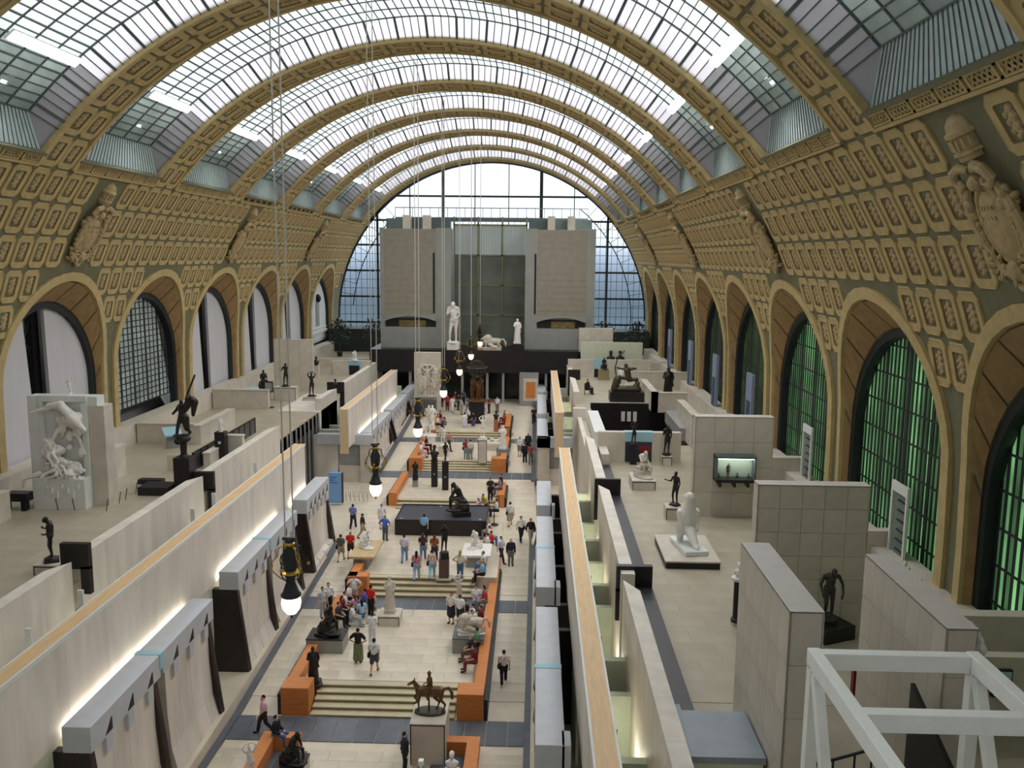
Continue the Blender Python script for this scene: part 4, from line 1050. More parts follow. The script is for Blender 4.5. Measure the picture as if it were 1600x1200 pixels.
def person(x, y, z, face, label, top, bot, pose='stand', lower='trousers', sleeve='short', hair='black', long=False, skin='l', h=1.70, shoes=(40, 36, 36), group=None, xyz=None, bag=None, held=None):
    """x, y: pixel of the feet; z: floor height or 'a' for the sloping aisle; face: degrees the person faces, 0 = towards the camera, 90 = to the right"""
    global _eye
    if xyz: X, Y, zz = xyz
    elif z == 'a': X, Y, zz = F(x, y); zz += .01
    else: X, Y = G(x, y, z); zz = z
    k = h/1.72
    t = empty('person', (X, Y, zz), radians(face), label, 'person', group); t.scale = (k, k, k)
    put('body', body_mesh(pose, 'body', '', ''), SK[skin], t)
    put('shirt', body_mesh(pose, 'shirt', '', sleeve), cm(top), t)
    put({'trousers': 'trousers', 'shorts': 'shorts', 'skirt': 'skirt', 'dress': 'long_skirt'}[lower], body_mesh(pose, 'lower', lower, ''), cm(bot), t)
    put('hair', body_mesh(pose, 'long_hair' if long else 'hair', '', ''), cm(HAIRC[hair]), t)
    put('shoes', body_mesh(pose, 'shoe', '', ''), cm(shoes), t)
    J = joints(pose); key = ('eyes', pose)
    if key not in BODYC:
        m = M(); hd = J['hed']
        for s in (-1, 1): m.ell(hd+Vector((s*.03, -.084, .012)), (.012, .01, .008), 6)
        m.box(hd+Vector((-.022, -.104, -.062)), hd+Vector((.022, -.09, -.055))); BODYC[key] = m.mesh('face', [None])
    put('face', BODYC[key], EYE, t)
    if bag:
        key = ('bag', pose)
        if key not in BODYC:
            m = M(); p = J['pel']; m.ell(p+Vector((.24, .02, -.02)), (.08, .17, .15), 8)
            m.tube([p+Vector((.2, .02, .1)), J['che']+Vector((0, -.16, .05)), J['shl']+Vector((.02, 0, .09)), J['che']+Vector((0, .18, .05)), p+Vector((.2, .04, .1))], .014, 5); BODYC[key] = m.mesh('bag', [None], True)
        put('shoulder_bag', BODYC[key], cm(bag), t)
    if held:
        b = J['har']; mm = M(); mm.box(b+Vector((-.12, -.04, -.1)), b+Vector((.08, -.03, .12))); o = mm.build('leaflet', cm(held), t)
    return t
# ---- statues
def statue_mesh(key, J, vox=.028, extra=None, f=.0):
    if key in BODYC: return BODYC[key]
    m = M(); body_prims(m, J, f); hand_prims(m, J); m.ell(J['hed']+Vector((0,.02,.03)), (.09,.1,.1), 8)
    if extra: extra(m, J)
    BODYC[key] = blob(m, vox, 1, 'figure'); return BODYC[key]
def statue(name, me, mt_, loc, rz, sc, label, cat='statue', group=None, base=None, bm_=None):
    t = empty(name, loc, radians(rz), label, cat, group); b = 0
    if base:
        w, d, b = base; m = M(); m.box((-w/2, -d/2, 0), (w/2, d/2, b)); m.build('plinth', bm_ or mt_, t, bevel=.01)
    put('figure', me, mt_, t, (0, 0, b-.005), 0, sc); return t
def pedestal(x, y, z, w, d, h, label, mt_=None, top=None, joint=True, rz=0, xyz=None, grp=None):
    X, Y = G(x, y, z) if xyz is None else xyz[:2]
    t = empty('pedestal', (X, Y, z), radians(rz), label, 'pedestal', grp); mt_ = mt_ or STONE
    m = M(); m.box((-w/2, -d/2, 0), (w/2, d/2, h-.06)); m.build('shaft', mt_, t, bevel=.01)
    m = M(); m.box((-w/2-.015, -d/2-.015, h-.06), (w/2+.015, d/2+.015, h)); m.build('top_slab', top or mt_, t, bevel=.01)
    if joint:
        for a in (-1, 1):
            m = M(); m.box((a*(w/2-.02)-.02, -d/2-.012, .03), (a*(w/2-.02)+.02, -d/2-.001, h-.06)); m.build('edge_strip', IRON, t)
        m = M(); m.box((-w/2, -d/2-.012, h-.1), (w/2, -d/2-.001, h-.06)); m.build('edge_strip', IRON, t)
    return t, (X, Y, z+h)
def robe(m, J):
    m.cap(J['pel'], (0, .02, .12), .2, .27); m.cap(J['che'], J['pel'], .19, .2); m.ell((0, 0, .03), (.3, .28, .06), 10)
def mound(m, J): m.ell((0, 0, .02), (.3, .26, .07), 10)
def stump(m, J): m.cap((0, .2, .02), (0, .18, .6), .16, .12); m.ell((0, .05, .02), (.3, .3, .06), 10)
def rock(m, J): m.box((-.27, -.22, 0), (.27, .3, .3)); m.box((-.24, -.12, .25), (.22, .22, .47)); m.cap((-.1, .1, .1), (.12, .12, .12), .24, .22); m.ell((0, -.2, .04), (.35, .5, .1), 10)
contra = dict(knl=(-.12,-.06,.5), anl=(-.14,.02,.1), tol=(-.18,-.14,.04), pel=(.03,0,.93), hir=(.12,0,.9), hil=(-.06,0,.9))
SJ = {
 'bather': statue_mesh('bather', joints(), .028, mound),
 'drape': statue_mesh('drape', joints('stand', ell=(-.26,-.05,1.15), wrl=(-.06,-.16,1.22), hal=(0,-.17,1.3), elr=(.27,0,1.14), wrr=(.2,-.16,.98)), .03, robe),
 'arms_up': statue_mesh('arms_up', joints('stand', ell=(-.3,0,1.62), wrl=(-.12,.02,1.78), hal=(0,.02,1.78), elr=(.3,0,1.62), wrr=(.12,.02,1.8), har=(.02,.02,1.8), **contra), .028, mound),
 'bow_head': statue_mesh('bow_head', joints('stand', hed=(0,-.13,1.54), nec=(0,-.04,1.44), ell=(-.24,-.05,1.14), wrl=(-.14,-.24,1.2), hal=(-.06,-.24,1.28), elr=(.24,-.02,1.12), wrr=(.16,-.2,1.0), har=(.08,-.26,1.02), **contra), .028, mound),
 'stride': statue_mesh('stride', joints('walk', ell=(-.3,-.1,1.2), wrl=(-.32,-.34,1.12), hal=(-.3,-.42,1.12), elr=(.3,.1,1.16)), .028, mound),
 'hand_out': statue_mesh('hand_out', joints('stand', ell=(-.3,-.02,1.16), wrl=(-.42,-.22,1.22), hal=(-.46,-.3,1.26), **contra), .028, mound),
 'chin': statue_mesh('chin', joints('sit', che=(0,-.14,.84), nec=(0,-.25,1.0), hed=(0,-.34,1.1), shl=(-.19,-.2,.97), shr=(.19,-.2,.97), elr=(.12,-.4,.66), wrr=(.03,-.4,.9), har=(.01,-.39,.98), ell=(-.24,-.3,.7), wrl=(-.1,-.42,.62), hal=(.02,-.45,.6)), .03, rock),
 'sitting': statue_mesh('sitting', joints('sit'), .03, rock),
 'crouch': statue_mesh('crouch', joints('sit', knl=(-.15,-.35,.62), anl=(-.14,-.2,.12), tol=(-.14,-.38,.06), che=(0,-.1,.82), nec=(0,-.16,1.0), hed=(0,-.24,1.1), wrl=(-.1,-.35,.85), hal=(-.05,-.32,.95), ell=(-.25,-.25,.75)), .03, rock),
 'raise': statue_mesh('raise', joints('walk', elr=(.34,-.02,1.62), wrr=(.42,-.06,1.86), har=(.44,-.06,1.94), ell=(-.36,.0,1.2), wrl=(-.4,-.16,1.02)), .028, stump),
 'stoop': statue_mesh('stoop', joints('stand', che=(0,-.08,1.24), nec=(.02,-.17,1.40), hed=(.03,-.25,1.50), shl=(-.19,-.09,1.36), shr=(.21,-.11,1.36), ell=(-.3,-.12,1.1), wrl=(-.28,-.26,.86), hal=(-.24,-.3,.78), elr=(.34,-.1,1.1), wrr=(.34,-.2,.85), har=(.3,-.24,.76), knl=(-.12,-.15,.52), anl=(-.1,.02,.1)), .028, mound),
}
def lying():
    if 'lying' in BODYC: return BODYC['lying']
    m = M(); m.cap((-.5,0,.3), (-.05,0,.2), .16, .17); m.cap((-.05,0,.2), (.4,-.05,.24), .15, .11); m.cap((.4,-.05,.24), (.85,0,.12), .1, .06)
    m.cap((-.05,.05,.2), (.35,.15,.42), .13, .1); m.cap((.35,.15,.42), (.6,.1,.1), .09, .06); m.ell((-.72,0,.48), (.11,.1,.13)); m.cap((-.62,0,.38), (-.7,0,.45), .07, .07)
    m.cap((-.52,-.17,.38), (-.68,-.22,.12), .07, .05); m.cap((-.5,.17,.4), (-.3,.3,.5), .07, .05); m.cap((-.3,.3,.5), (-.55,.2,.6), .05, .04); m.ell((0,0,.05), (.95,.34,.1), 12)
    BODYC['lying'] = blob(m, .03, 1, 'figure'); return BODYC['lying']
def group_mesh(n, seed, key):
    if key in BODYC: return BODYC[key]
    r = random.Random(seed); m = M(); m.ell((0,0,.12), (.6,.45,.2), 10)
    for i in range(n):
        a = r.uniform(0, 6.28); q = Matrix.Rotation(a, 3, 'Z'); J = joints(['crouch_', 'sit', 'lean', 'walk'][i % 4] if i % 4 else 'sit'); o = Vector((r.uniform(-.35,.35), r.uniform(-.2,.2), .1+.25*i*(1 if i < 3 else .6)))
        mm = M(); body_prims(mm, J, .01)
        base = len(m.v); m.v += [tuple(q @ Vector(v)+o) for v in mm.v]; m.f += [tuple(base+i_ for i_ in f) for f in mm.f]; m.m += mm.m
    BODYC[key] = blob(m, .04, 1, 'figure_group'); return BODYC[key]
def quadruped(m, L=1.5, h=1.3, leg=.9, body=.26, neck=(.5, .55), head=.28, tail=True, hoof=.05):
    # faces -x
    z = h-body; x0, x1 = -L*.38, L*.38
    m.cap((x0, 0, z), (x1, 0, z+.02), body*1.02, body*.98); m.cap((x0*.6, 0, z-.05), (x1*.3, 0, z-.02), body, body*.95)
    nx, nz = x0-neck[0]*.6, z+neck[1]; m.cap((x0-.05, 0, z+.08), (nx, 0, nz), body*.75, body*.42)
    m.cap((nx, 0, nz), (nx-head, 0, nz-head*.55), body*.4, body*.25)
    for s in (-1, 1): m.cap((nx+.02, s*.06, nz+.08), (nx+.03, s*.07, nz+.2), .035, .015)
    for i, (x, s) in enumerate(((x0, -1), (x0+.05, 1))):
        kx = x-.04-(.24 if i else 0); kz = leg*.48+(.14 if i else 0)
        m.cap((x, s*body*.5, z-.1), (kx, s*body*.5, kz), .12, .065); m.cap((kx, s*body*.5, kz), (kx+(.12 if i else .02), s*body*.5, .1+(.22 if i else 0)), .055, .04); m.cap((kx+(.12 if i else .02), s*body*.5, .1+(.22 if i else 0)), (kx-.04, s*body*.5, .03+(.2 if i else 0)), .05, hoof)
    for i, (x, s) in enumerate(((x1, -1), (x1-.05, 1))):
        dx = -.16 if i else .08
        m.cap((x, s*body*.5, z-.05), (x-.06+dx, s*body*.55, leg*.62), .17, .085); m.cap((x-.06+dx, s*body*.55, leg*.62), (x+.14+dx, s*body*.55, leg*.38), .08, .05); m.cap((x+.14+dx, s*body*.55, leg*.38), (x+.06+dx, s*body*.55, .08), .05, .038); m.cap((x+.06+dx, s*body*.55, .08), (x+.0+dx, s*body*.55, .03), .048, hoof)
    if tail: m.tube([(x1+body*.9, 0, z+.12), (x1+body+.16, 0, z+.16), (x1+body+.3, 0, z-.08), (x1+body+.32, 0, z-.4)], [.05,.07,.09,.04])
# ================================================================= sculpture along the nave
Z1, Z2, Z3, Z4, Z5 = .72, 1.5, 2.05, 2.72, 3.2
# equestrian bronze on the tall stone pedestal
X, Y = G(670, 1188, 0.0)
pt, top = pedestal(0, 0, 0, 1.35, 1.7, 1.75, 'tall square stone pedestal carrying the small bronze horse and rider', xyz=(X, 31.6))
m = M(); quadruped(m, 1.25, 1.12, .85, .2, (.42, .4), .26)
for a in (0,):
    m.cap((.0, 0, 1.15), (-.02, 0, 1.45), .12, .14); m.cap((-.02, 0, 1.45), (-.02, 0, 1.6), .07, .06); m.ell((-.03, 0, 1.68), (.08,.08,.1)); m.ell((-.03, 0, 1.77), (.11,.11,.04)); m.cap((-.03,0,1.78), (-.03,0,1.86), .06, .03)
    for s in (-1, 1): m.cap((0, s*.1, 1.12), (-.16, s*.22, .9), .08, .06); m.cap((-.16, s*.22, .9), (-.08, s*.24, .6), .05, .04); m.cap((-.02, s*.15, 1.42), (-.12, s*.2, 1.22), .05, .04); m.cap((-.12, s*.2, 1.22), (-.3, s*.06, 1.2), .04, .03)
m.cap((-.05, 0, .85), (-.05, 0, .03), .04, .05)
HORSE = blob(m, .026, 1, 'figure')
t = empty('horse_and_rider', top, radians(0), 'brown bronze horse with a rider on the tall pedestal by the nearest steps', 'statue')
m = M(); m.lathe([(.62, 0), (.62, .09), (.56, .12)], (0,0,0), 20); b = m.build('oval_base', BRONZG, t); b.scale = (1.0, .55, 1)
put('figure', HORSE, mat('brown_bronze', (106, 78, 50), .4, .25, 6, metal=.4), t, (-.0, 0, .11), 0, .88)
# dark standing bronze on the left ledge side
X, Y = G(490, 1068, Z1)
statue('robed_bronze', SJ['drape'], BRONZE, (X, Y, Z1), 20, .98, 'dark standing robed bronze beside the left ledge above the nearest steps', base=(.75, .75, .06))
# bottom-left seated dark bronze
pt, top = pedestal(0, 0, 0, 1.15, 1.1, .75, 'low grey pedestal with dark top at the bottom of the picture', top=BLACK, xyz=G(455, 1218, .0))
statue('seated_bronze', SJ['chin'], BRONZE, top, 70, 1.05, 'dark seated bronze figure near the bottom, beside the visitor in jeans')
statue('white_figure', SJ['arms_up'], MARBLE, (*G(392, 1232, 0), 0.0), 30, .85, 'white marble figure with raised arms cut by the bottom edge', base=(.6, .6, .3))
m = M(); m.cap((0,0,.15), (0,0,.35), .22, .26); m.cap((-.2,0,.42), (.2,0,.42), .12, .12); m.cap((0,0,.45), (0,-.02,.65), .08, .08); m.ell((0,-.03,.8), (.12,.14,.17), 10); m.ell((0,.03,.85), (.14,.14,.14), 8); m.ell((0,-.17,.78), (.025,.03,.04))
BUST = blob(m, .022, 1, 'figure')
pt, top = pedestal(0, 0, 0, .5, .5, .9, 'short pedestal under the white bust at the bottom edge', xyz=G(706, 1240, 0))
statue('white_bust', BUST, MARBLE, top, 0, .8, 'white marble bust at the bottom edge beside the horse pedestal', 'bust')
# slanting display stand with lettered panel shape
X, Y = G(665, 1225, 0)
t = empty('slanted_stand', (X, 28.4, 0), 0, 'orange tent-shaped wooden stand with grey edges at the bottom edge', 'stand')
m = M(); m.hexa([(-.6,-.4,0),(.6,-.4,0),(.6,.4,0),(-.6,.4,0)], [(-.05,-.05,1.5),(.05,-.05,1.5),(.05,.05,1.5),(-.05,.05,1.5)]); m.build('wooden_face', ORANGE, t, fix=True)
for s in (-1, 1): m = M(); m.bar((s*.62,-.4,0), (s*.06,-.05,1.55), .1); m.build('grey_edge', GREYD, t)
m = M(); m.box((-.09,-.1,1.48), (.09,.1,1.72)); m.build('metal_cap', WHFRAME, t)
# P1 left: dark-topped bench plinth with black seated bronze, right: lion group
pt, top = pedestal(0, 0, Z1, 1.75, 1.3, .72, 'grey plinth with dark slate top under the black seated bronze', mt_=GREYD, top=BLACK, joint=False, xyz=G(512, 1012, Z1))
statue('seated_black_bronze', SJ['crouch'], BRONZE, top, 60, 1.15, 'black seated bronze on the dark-topped plinth by the left crowd', base=(1.0, .8, .1))
pt, top = pedestal(0, 0, Z1, 1.5, 1.4, .78, 'grey plinth with blue-grey slate top on the right of the first platform', mt_=GREYD, top=SLATE, joint=False, xyz=G(733, 1012, Z1))
m = M(); quadruped(m, 1.1, .75, .45, .22, (.3, .22), .2); m.ell((-.3, 0, .72), (.3,.26,.3), 8); m.ell((0,0,.05), (.75,.32,.09), 10); m.cap((.3,-.2,.1), (-.2,-.2,.3), .14, .1)
LION = blob(m, .03, 1, 'figure')
statue('lion_group', LION, MARBG, (top[0]+.1, top[1]-.1, top[2]), 10, .95, 'pale stone animal group on the slate-topped plinth at the right ledge', base=(1.3, .7, .1))
# P1: draped marble in the centre
pt, top = pedestal(0, 0, Z1, 1.1, 1.1, .55, 'low square stone pedestal below the draped marble on the first platform', xyz=G(610, 972, Z1))
statue('draped_marble', SJ['drape'], MARBG, (top[0]-.02, top[1], top[2]), 0, 1.08, 'pale draped marble figure standing on the first platform', base=(.55, .5, .12))
# P2 left: stone table with reclining marble
def table(xyz, w, d, h, rz, label, mt_):
    t = empty('stone_table', xyz, radians(rz), label, 'table'); m = M(); m.box((-w/2, -d/2, h-.14), (w/2, d/2, h)); m.build('table_top', mt_, t, bevel=.01)
    m = M(); m.box((-w*.35, -d*.42, 0), (w*.2, d*.42, h-.14)); m.build('block_leg', GREYD, t); return t
table((*G(573, 878, Z2), Z2), 1.5, 3.0, .85, 0, 'long tan table left of the second platform with white marble on it', mat('tan_table', (200, 176, 132), .5, .1, 2))
x_, y_ = G(573, 878, Z2)
statue('white_reclining_marble', SJ['crouch'], MARBLE, (x_-.1, y_+.1, Z2+.85), 60, .95, 'white marble seated nude on the long stone table')
# P2 standing black bronze
pt, top = pedestal(0, 0, Z2, .55, .5, 1.15, 'narrow reddish-brown pedestal under the black standing bronze', mt_=mat('red_brown_stone', (98, 72, 66), .4, .1, 3), joint=False, xyz=G(694, 903, Z2))
m = M(); m.box((-.42,-.4,0), (.42,.4,.08)); tag(put('pedestal_step', m.mesh('step', [None]), STONE, None, (top[0], top[1]+.01, Z2-.02)), 'pale square slab under the reddish-brown pedestal', 'slab')
statue('black_standing_bronze', SJ['bow_head'], BRONZE, top, 20, 1.0, 'black standing bronze on the narrow brown pedestal before the black platform', base=(.45, .42, .35))
# P2 right: white table with two marbles
table((3.0, 49.2, Z2), 1.7, 2.2, .8, 0, 'white-topped table at the right ledge of the second platform', MARBLE)
statue('kneeling_white_marble', SJ['crouch'], MARBLE, (2.95, 49.5, Z2+.8), -60, .92, 'white marble seated figure on the white-topped table')
statue('twisting_white_marble', SJ['arms_up'], MARBG, (*G(717, 957, Z1), Z1), 30, .93, 'white marble with arms over its head at the second steps', base=(.6, .6, .45))
# black platform with the brooding bronze
A = G(617, 836, Z2); B = G(760, 837, Z2)
t = empty('black_platform', (A[0], A[1], Z2), 0, 'wide black platform with a flat grey top under the brooding bronze', 'platform')
w = B[0]-A[0]; d = 3.6; m = M(); m.box((0, 0, 0), (w, d, .95)); m.build('black_body', mat('black_granite', (36, 28, 28), .3, .1, 4), t)
m = M(); m.box((.06, .06, .95), (w-.06, d-.06, .99)); m.build('grey_top', mat('dark_grey_top', (72, 74, 84), .3, .1, 4), t)
for a in ((0,0,w,.06), (0,d-.06,w,d), (0,0,.06,d), (w-.06,0,w,d)): m = M(); m.box((a[0], a[1], .95), (a[2], a[3], 1.06)); m.build('rim', BLACK, t)
for a, b in ((.3, .4), (2.6, 3.3), (w-.5, .4)): m = M(); m.box((a, b, .99), (a+.14, b+.08, 1.03)); m.build('spotlight', WHITE, t)
x_, y_ = G(720, 806, Z2+.99)
statue('brooding_bronze', SJ['chin'], BRONZE, (x_, y_+.3, Z2+.985), -75, 1.6, 'large black bronze figure with chin on hand sitting on the black platform', base=(1.3, 1.1, .32))
# sign stand
t = empty('sign_stand', (*G(772, 820, Z2), Z2), 0, 'black metal sign stand with open frame right of the black platform', 'sign stand')
m = M(); m.lathe([(.3, 0), (.3, .04), (.05, .06)], n=14); m.build('round_foot', BLACK, t); m = M(); m.bar((0,0,.05), (0,0,1.3), .06); m.build('pole', BLACK, t)
for a, b in (((-.32,0,.9),(-.32,0,2.0)), ((.32,0,.9),(.32,0,2.0)), ((-.32,0,.92),(.32,0,.92)), ((-.32,0,1.98),(.32,0,1.98))): m = M(); m.bar(a, b, .045); m.build('frame_bar', BLACK, t)
# P3: two tall black columns with bronzes, small bronze
for x, y, lab, nm in ((679, 760, 'left of the two tall black columns, dark head on top', 'a'), (696, 765, 'right of the two tall black columns, striding bronze on top', 'b')):
    pt, top = pedestal(0, 0, Z3, .46, .46, 2.15, lab, mt_=BLACK, joint=False, xyz=G(x, y, Z3))
    m = M(); m.box((-.05, -.25, 1.0), (.05, -.235, 1.07)); m.build('label_plate', WHITE, pt)
    if nm == 'a': statue('bronze_bust', BUST, BRONZE, top, 0, 1.15, 'dark bronze head on the left black column', 'bust')
    else: statue('striding_bronze', SJ['stride'], BRONZE, top, 40, .9, 'slim striding bronze on the right black column')
statue('cloaked_bronze', SJ['drape'], BRONZE, (*G(649, 760, Z3), Z3+.5), 0, .85, 'small dark cloaked bronze before the left orange ledge', base=(.3, .3, .05))
pedestal(0, 0, Z3, .4, .4, .5, 'short mirror-like pedestal below the small cloaked bronze', mt_=GREYD, joint=False, xyz=G(649, 760, Z3))
# P4
pt, top = pedestal(0, 0, Z4, .72, .7, 1.95, 'tall stone pedestal with the white nude on the upper platform', xyz=G(754, 722, Z4))
statue('white_nude', SJ['arms_up'], MARBLE, top, 10, 1.0, 'white marble nude on the tall stone pedestal', base=(.5, .5, .15), bm_=MARBLE)
pt, top = pedestal(0, 0, Z4, 1.1, 1.0, .7, 'grey plinth with slate top under the white standing group', mt_=GREYD, top=SLATE, joint=False, xyz=G(786, 714, Z4))
statue('white_standing_group', SJ['drape'], MARBLE, top, -20, 1.1, 'white marble standing group on the grey plinth by the right ledge', base=(.6, .6, .15))
pt, top = pedestal(0, 0, Z4, 1.8, .8, .55, 'long tan plinth under the reclining white nude', mt_=STONE, joint=False, xyz=G(774, 703, Z4))
statue('reclining_nude', lying(), MARBLE, top, 180, 1.0, 'white reclining nude on the long tan plinth', base=(1.7, .6, .06))
statue('tall_white_group', group_mesh(4, 5, 'grpA'), MARBLE, (*G(670, 690, Z4), Z4), 0, 1.35, 'tall tangled white marble group at the left ledge of the upper platform', base=(1.2, 1.0, .4))
statue('bending_white_marble', SJ['stoop'], MARBLE, (*G(693, 712, Z4), Z4+.9), -40, 1.0, 'white marble bending figure behind the two black columns')
pedestal(0, 0, Z4, .9, .8, .9, 'pale pedestal behind the two black columns', xyz=G(693, 712, Z4), joint=False)
pt, top = pedestal(0, 0, Z5, .4, .4, 1.15, 'reddish column with white foot carrying the dark bust', mt_=mat('pink_marble', (170, 110, 92), .4, .1, 3), joint=False, xyz=G(775, 674, Z5))
statue('dark_bust', BUST, BRONZE, top, 0, .9, 'dark bust on the reddish column beyond the white nude', 'bust')
# far end: black plinth with globe group
pt, top = pedestal(0, 0, Z5, 1.5, 1.5, 2.1, 'large black plinth in the middle of the far crowd', mt_=BLACK, joint=False, xyz=G(745, 660, Z5))
t = empty('globe_fountain_group', (top[0], top[1], top[2]), 0, 'brown bronze figures holding up an openwork globe on the black plinth', 'statue')
m = M(); m.ell((0,0,.1), (.9,.8,.15), 12)
for a in range(4):
    q = Matrix.Rotation(a*pi/2+.4, 3, 'Z'); J = joints('stand', ell=(-.32,0,1.66), wrl=(-.2,.1,1.92), elr=(.3,0,1.66), wrr=(.15,.1,1.94)); mm = M(); body_prims(mm, J, .01)
    base = len(m.v); m.v += [tuple(q @ (Vector(v)+Vector((0,-.42,0)))) for v in mm.v]; m.f += [tuple(base+i_ for i_ in f) for f in mm.f]; m.m += mm.m
put('figures', blob(m, .045, 1, 'figures'), mat('brown_patina', (98, 66, 40), .4, .3, 5, metal=.4), t, (0,0,0), 0, 1.25)
m = M()
for a in range(6):
    m.tube([Vector((cos(a*pi/6)*cos(b), sin(a*pi/6)*cos(b), sin(b)))*.85+Vector((0,0,3.3)) for b in [i*2*pi/20 for i in range(21)]], .025, 5)
m.tube([Vector((cos(b), sin(b), .15))*1.0+Vector((0,0,3.3)) for b in [i*2*pi/20 for i in range(21)]], .06, 5)
m.build('openwork_globe', BRONZG, t)
# big relief slab at the left of the far hall
X, Y = G(665, 645, 3.3)
X = -4.75; Y = 86.5
t = empty('relief_slab', (X, Y, 3.25), 0, 'tall stone slab with a high relief of dancing figures on a ribbed base', 'relief')
m = M(); m.box((-1.35, .2, 0), (1.35, .8, 6.6)); m.build('stone_slab', STONE, t)
m = M(); m.box((-.95, -.05, 0), (.95, .25, 1.8)); m.build('base_block', GREYD, t)
for i in range(12): m = M(); m.box((-.9+.155*i, -.1, .05), (-.83+.155*i, -.04, 1.75)); m.build('base_rib', IRON, t)
m = M(); m.ell((0,.1,2.1), (1.1,.3,.2))
r = random.Random(4)
for i, (x, z, rz, ps) in enumerate(((-.6, 2.05, 20, 'hips'), (.6, 2.05, -20, 'hips'), (0, 2.9, 0, 'walk'), (-.75, 3.0, 60, 'hold'), (.75, 3.0, -60, 'hold'), (-.2, 2.2, 30, 'walk'))):
    q = Matrix.Rotation(radians(rz), 3, 'Z'); J = joints(ps)
    if i == 2: J.update({'ell': Vector((-.36,0,1.6)), 'wrl': Vector((-.5,0,1.85)), 'elr': Vector((.36,0,1.6)), 'wrr': Vector((.55,0,1.7))})
    mm = M(); body_prims(mm, J, .02); base = len(m.v); m.v += [tuple(q @ (Vector(v)*1.35)+Vector((x, 0, z))) for v in mm.v]; m.f += [tuple(base+i_ for i_ in f) for f in mm.f]; m.m += mm.m
for i in range(9): a = i*.7; m.cap((1.0*cos(a), .05, 4.3+1.0*sin(a)), (1.15*cos(a+.6), .05, 4.3+1.1*sin(a+.6)), .12, .1)
put('relief_figures', blob(m, .05, 1, 'relief'), MARBG, t, (0, .05, 0))
# orange artwork in a niche at the right far aisle
t = empty('hanging_artwork', (6.3, 84.5, 5.6), 0, 'orange-brown relief panel in a pale frame on the far right aisle wall', 'picture')
m = M(); m.box((-1.2, -.1, -.2), (.2, .1, 2.0)); m.build('pale_frame', STONE, t); m = M(); m.box((-.95, -.13, .1), (0, -.09, 1.7)); m.build('orange_panel', ORANGE, t)
tag(M().box((4.6, 92, fz(92)), (6.6, 92.3, 7.2)).build('grey_partition', GREYD), kind='structure')
# statues on the black bridge
xb, zb = AY(708, 545, 93.6)
statue('colossal_white_statue', SJ['hips' if False else 'bow_head'], MARBLE, (AY(708, 545, 93.6)[0], 93.8, 9.42), 0, 2.75, 'very tall white statue standing on the black bridge beside the left tower', base=(1.3, 1.0, .7))
statue('white_lion', LION, MARBG, (AY(769, 540, 93.6)[0], 93.8, 9.42), 0, 1.55, 'white crouching lion group on the middle of the black bridge', base=(2.0, .8, .15))
pedestal(0, 0, 9.42, 1.2, 1.0, .75, 'black block under the veiled white statue on the bridge', mt_=BLACK, joint=False, xyz=(AY(808, 545, 93.6)[0], 93.8))
statue('veiled_white_statue', SJ['drape'], MARBLE, (AY(808, 545, 93.6)[0], 93.8, 10.17), 0, 1.5, 'veiled white statue on the bridge beside the right tower', base=(.8, .7, .15))
# ================================================================= left terrace
# large white plaster relief before stone slabs
t = empty('plaster_relief', (-16.9, 41.0, TZ), 0, 'huge white plaster relief of tumbling figures and a winged horse in a frame', 'relief')
m = M(); m.box((-1.9, .25, 0), (1.6, 1.0, 5.55)); m.build('white_back', WHITE, t)
m = M(); m.box((-1.45, -.55, 0), (1.15, .3, 1.55)); m.build('white_base', WHITE, t)
for a in ((-1.25, .1, 1.56, -1.05, .24, 5.3), (.85, .1, 1.56, 1.15, .24, 5.3), (-1.25, .08, 5.3, 1.15, .24, 5.6)): m = M(); m.box(a[:3], a[3:]); m.build('frame_moulding', WHITE, t)
m = M(); m.box((-2.0, .4, 0), (-1.25, .9, 5.0)); m.build('stone_backing', STONE, t); m = M(); m.box((1.2, .2, 0), (1.95, 1.1, 5.1)); m.build('stone_backing', STONE, t)
m = M(); r = random.Random(8)
J1 = joints('walk', elr=(.4,-.05,1.7), wrr=(.75,-.05,1.6), ell=(-.3,-.2,1.25))
def add(J, q, o, sc=1, f=.02):
    mm = M(); body_prims(mm, J, f); base = len(m.v); m.v += [tuple(q @ (Vector(v)*sc)+Vector(o)) for v in mm.v]; m.f += [tuple(base+i_ for i_ in ff) for ff in mm.f]; m.m += mm.m
Rx = lambda a, ax: Matrix.Rotation(radians(a), 3, ax)
add(J1, Rx(25, 'Y'), (-.55, .1, 3.1), 1.1); add(joints('sit'), Rx(-35, 'Y'), (-.1, -.1, 2.3), 1.15); add(joints('walk'), Rx(100, 'Y'), (-.8, -.1, 2.2), 1.1)
add(joints('sit'), Rx(70, 'Y') @ Rx(30, 'Z'), (-.9, -.2, 1.9), 1.1); add(joints('lean'), Rx(-110, 'Y'), (.9, -.1, 1.7), 1.05); add(joints('sit'), Rx(160, 'Y'), (.1, -.3, 2.3), 1.0)
m.cap((-.7, 0, 5.0), (-1.7, -.1, 4.75), .14, .04); m.cap((-.7, 0, 5.1), (0, -.1, 5.2), .16, .2); m.cap((0, -.1, 5.1), (.55, -.15, 4.6), .22, .26); m.cap((.5, -.2, 4.6), (1.25, -.4, 4.0), .3, .1); m.cap((.2, -.1, 4.5), (1.0, -.3, 4.2), .2, .12)
m.cap((.5, .1, 3.9), (1.0, 0, 2.7), .12, .08); m.cap((-1.2, -.3, 1.75), (-1.9, -.5, 1.5), .14, .07); m.cap((-1.9, -.5, 1.5), (-1.95, -.5, 1.1), .08, .06)
for i in range(26): m.ell((r.uniform(-1.1, 1.0), r.uniform(.0, .2), r.uniform(1.6, 4.6)), (r.uniform(.15,.3), .2, r.uniform(.15,.35)))
for i in range(7): a = -.8+.27*i; m.cap((a, -.35, 1.6), (a+.05, -.6, 1.1-.25*(i % 3)), .1, .05)
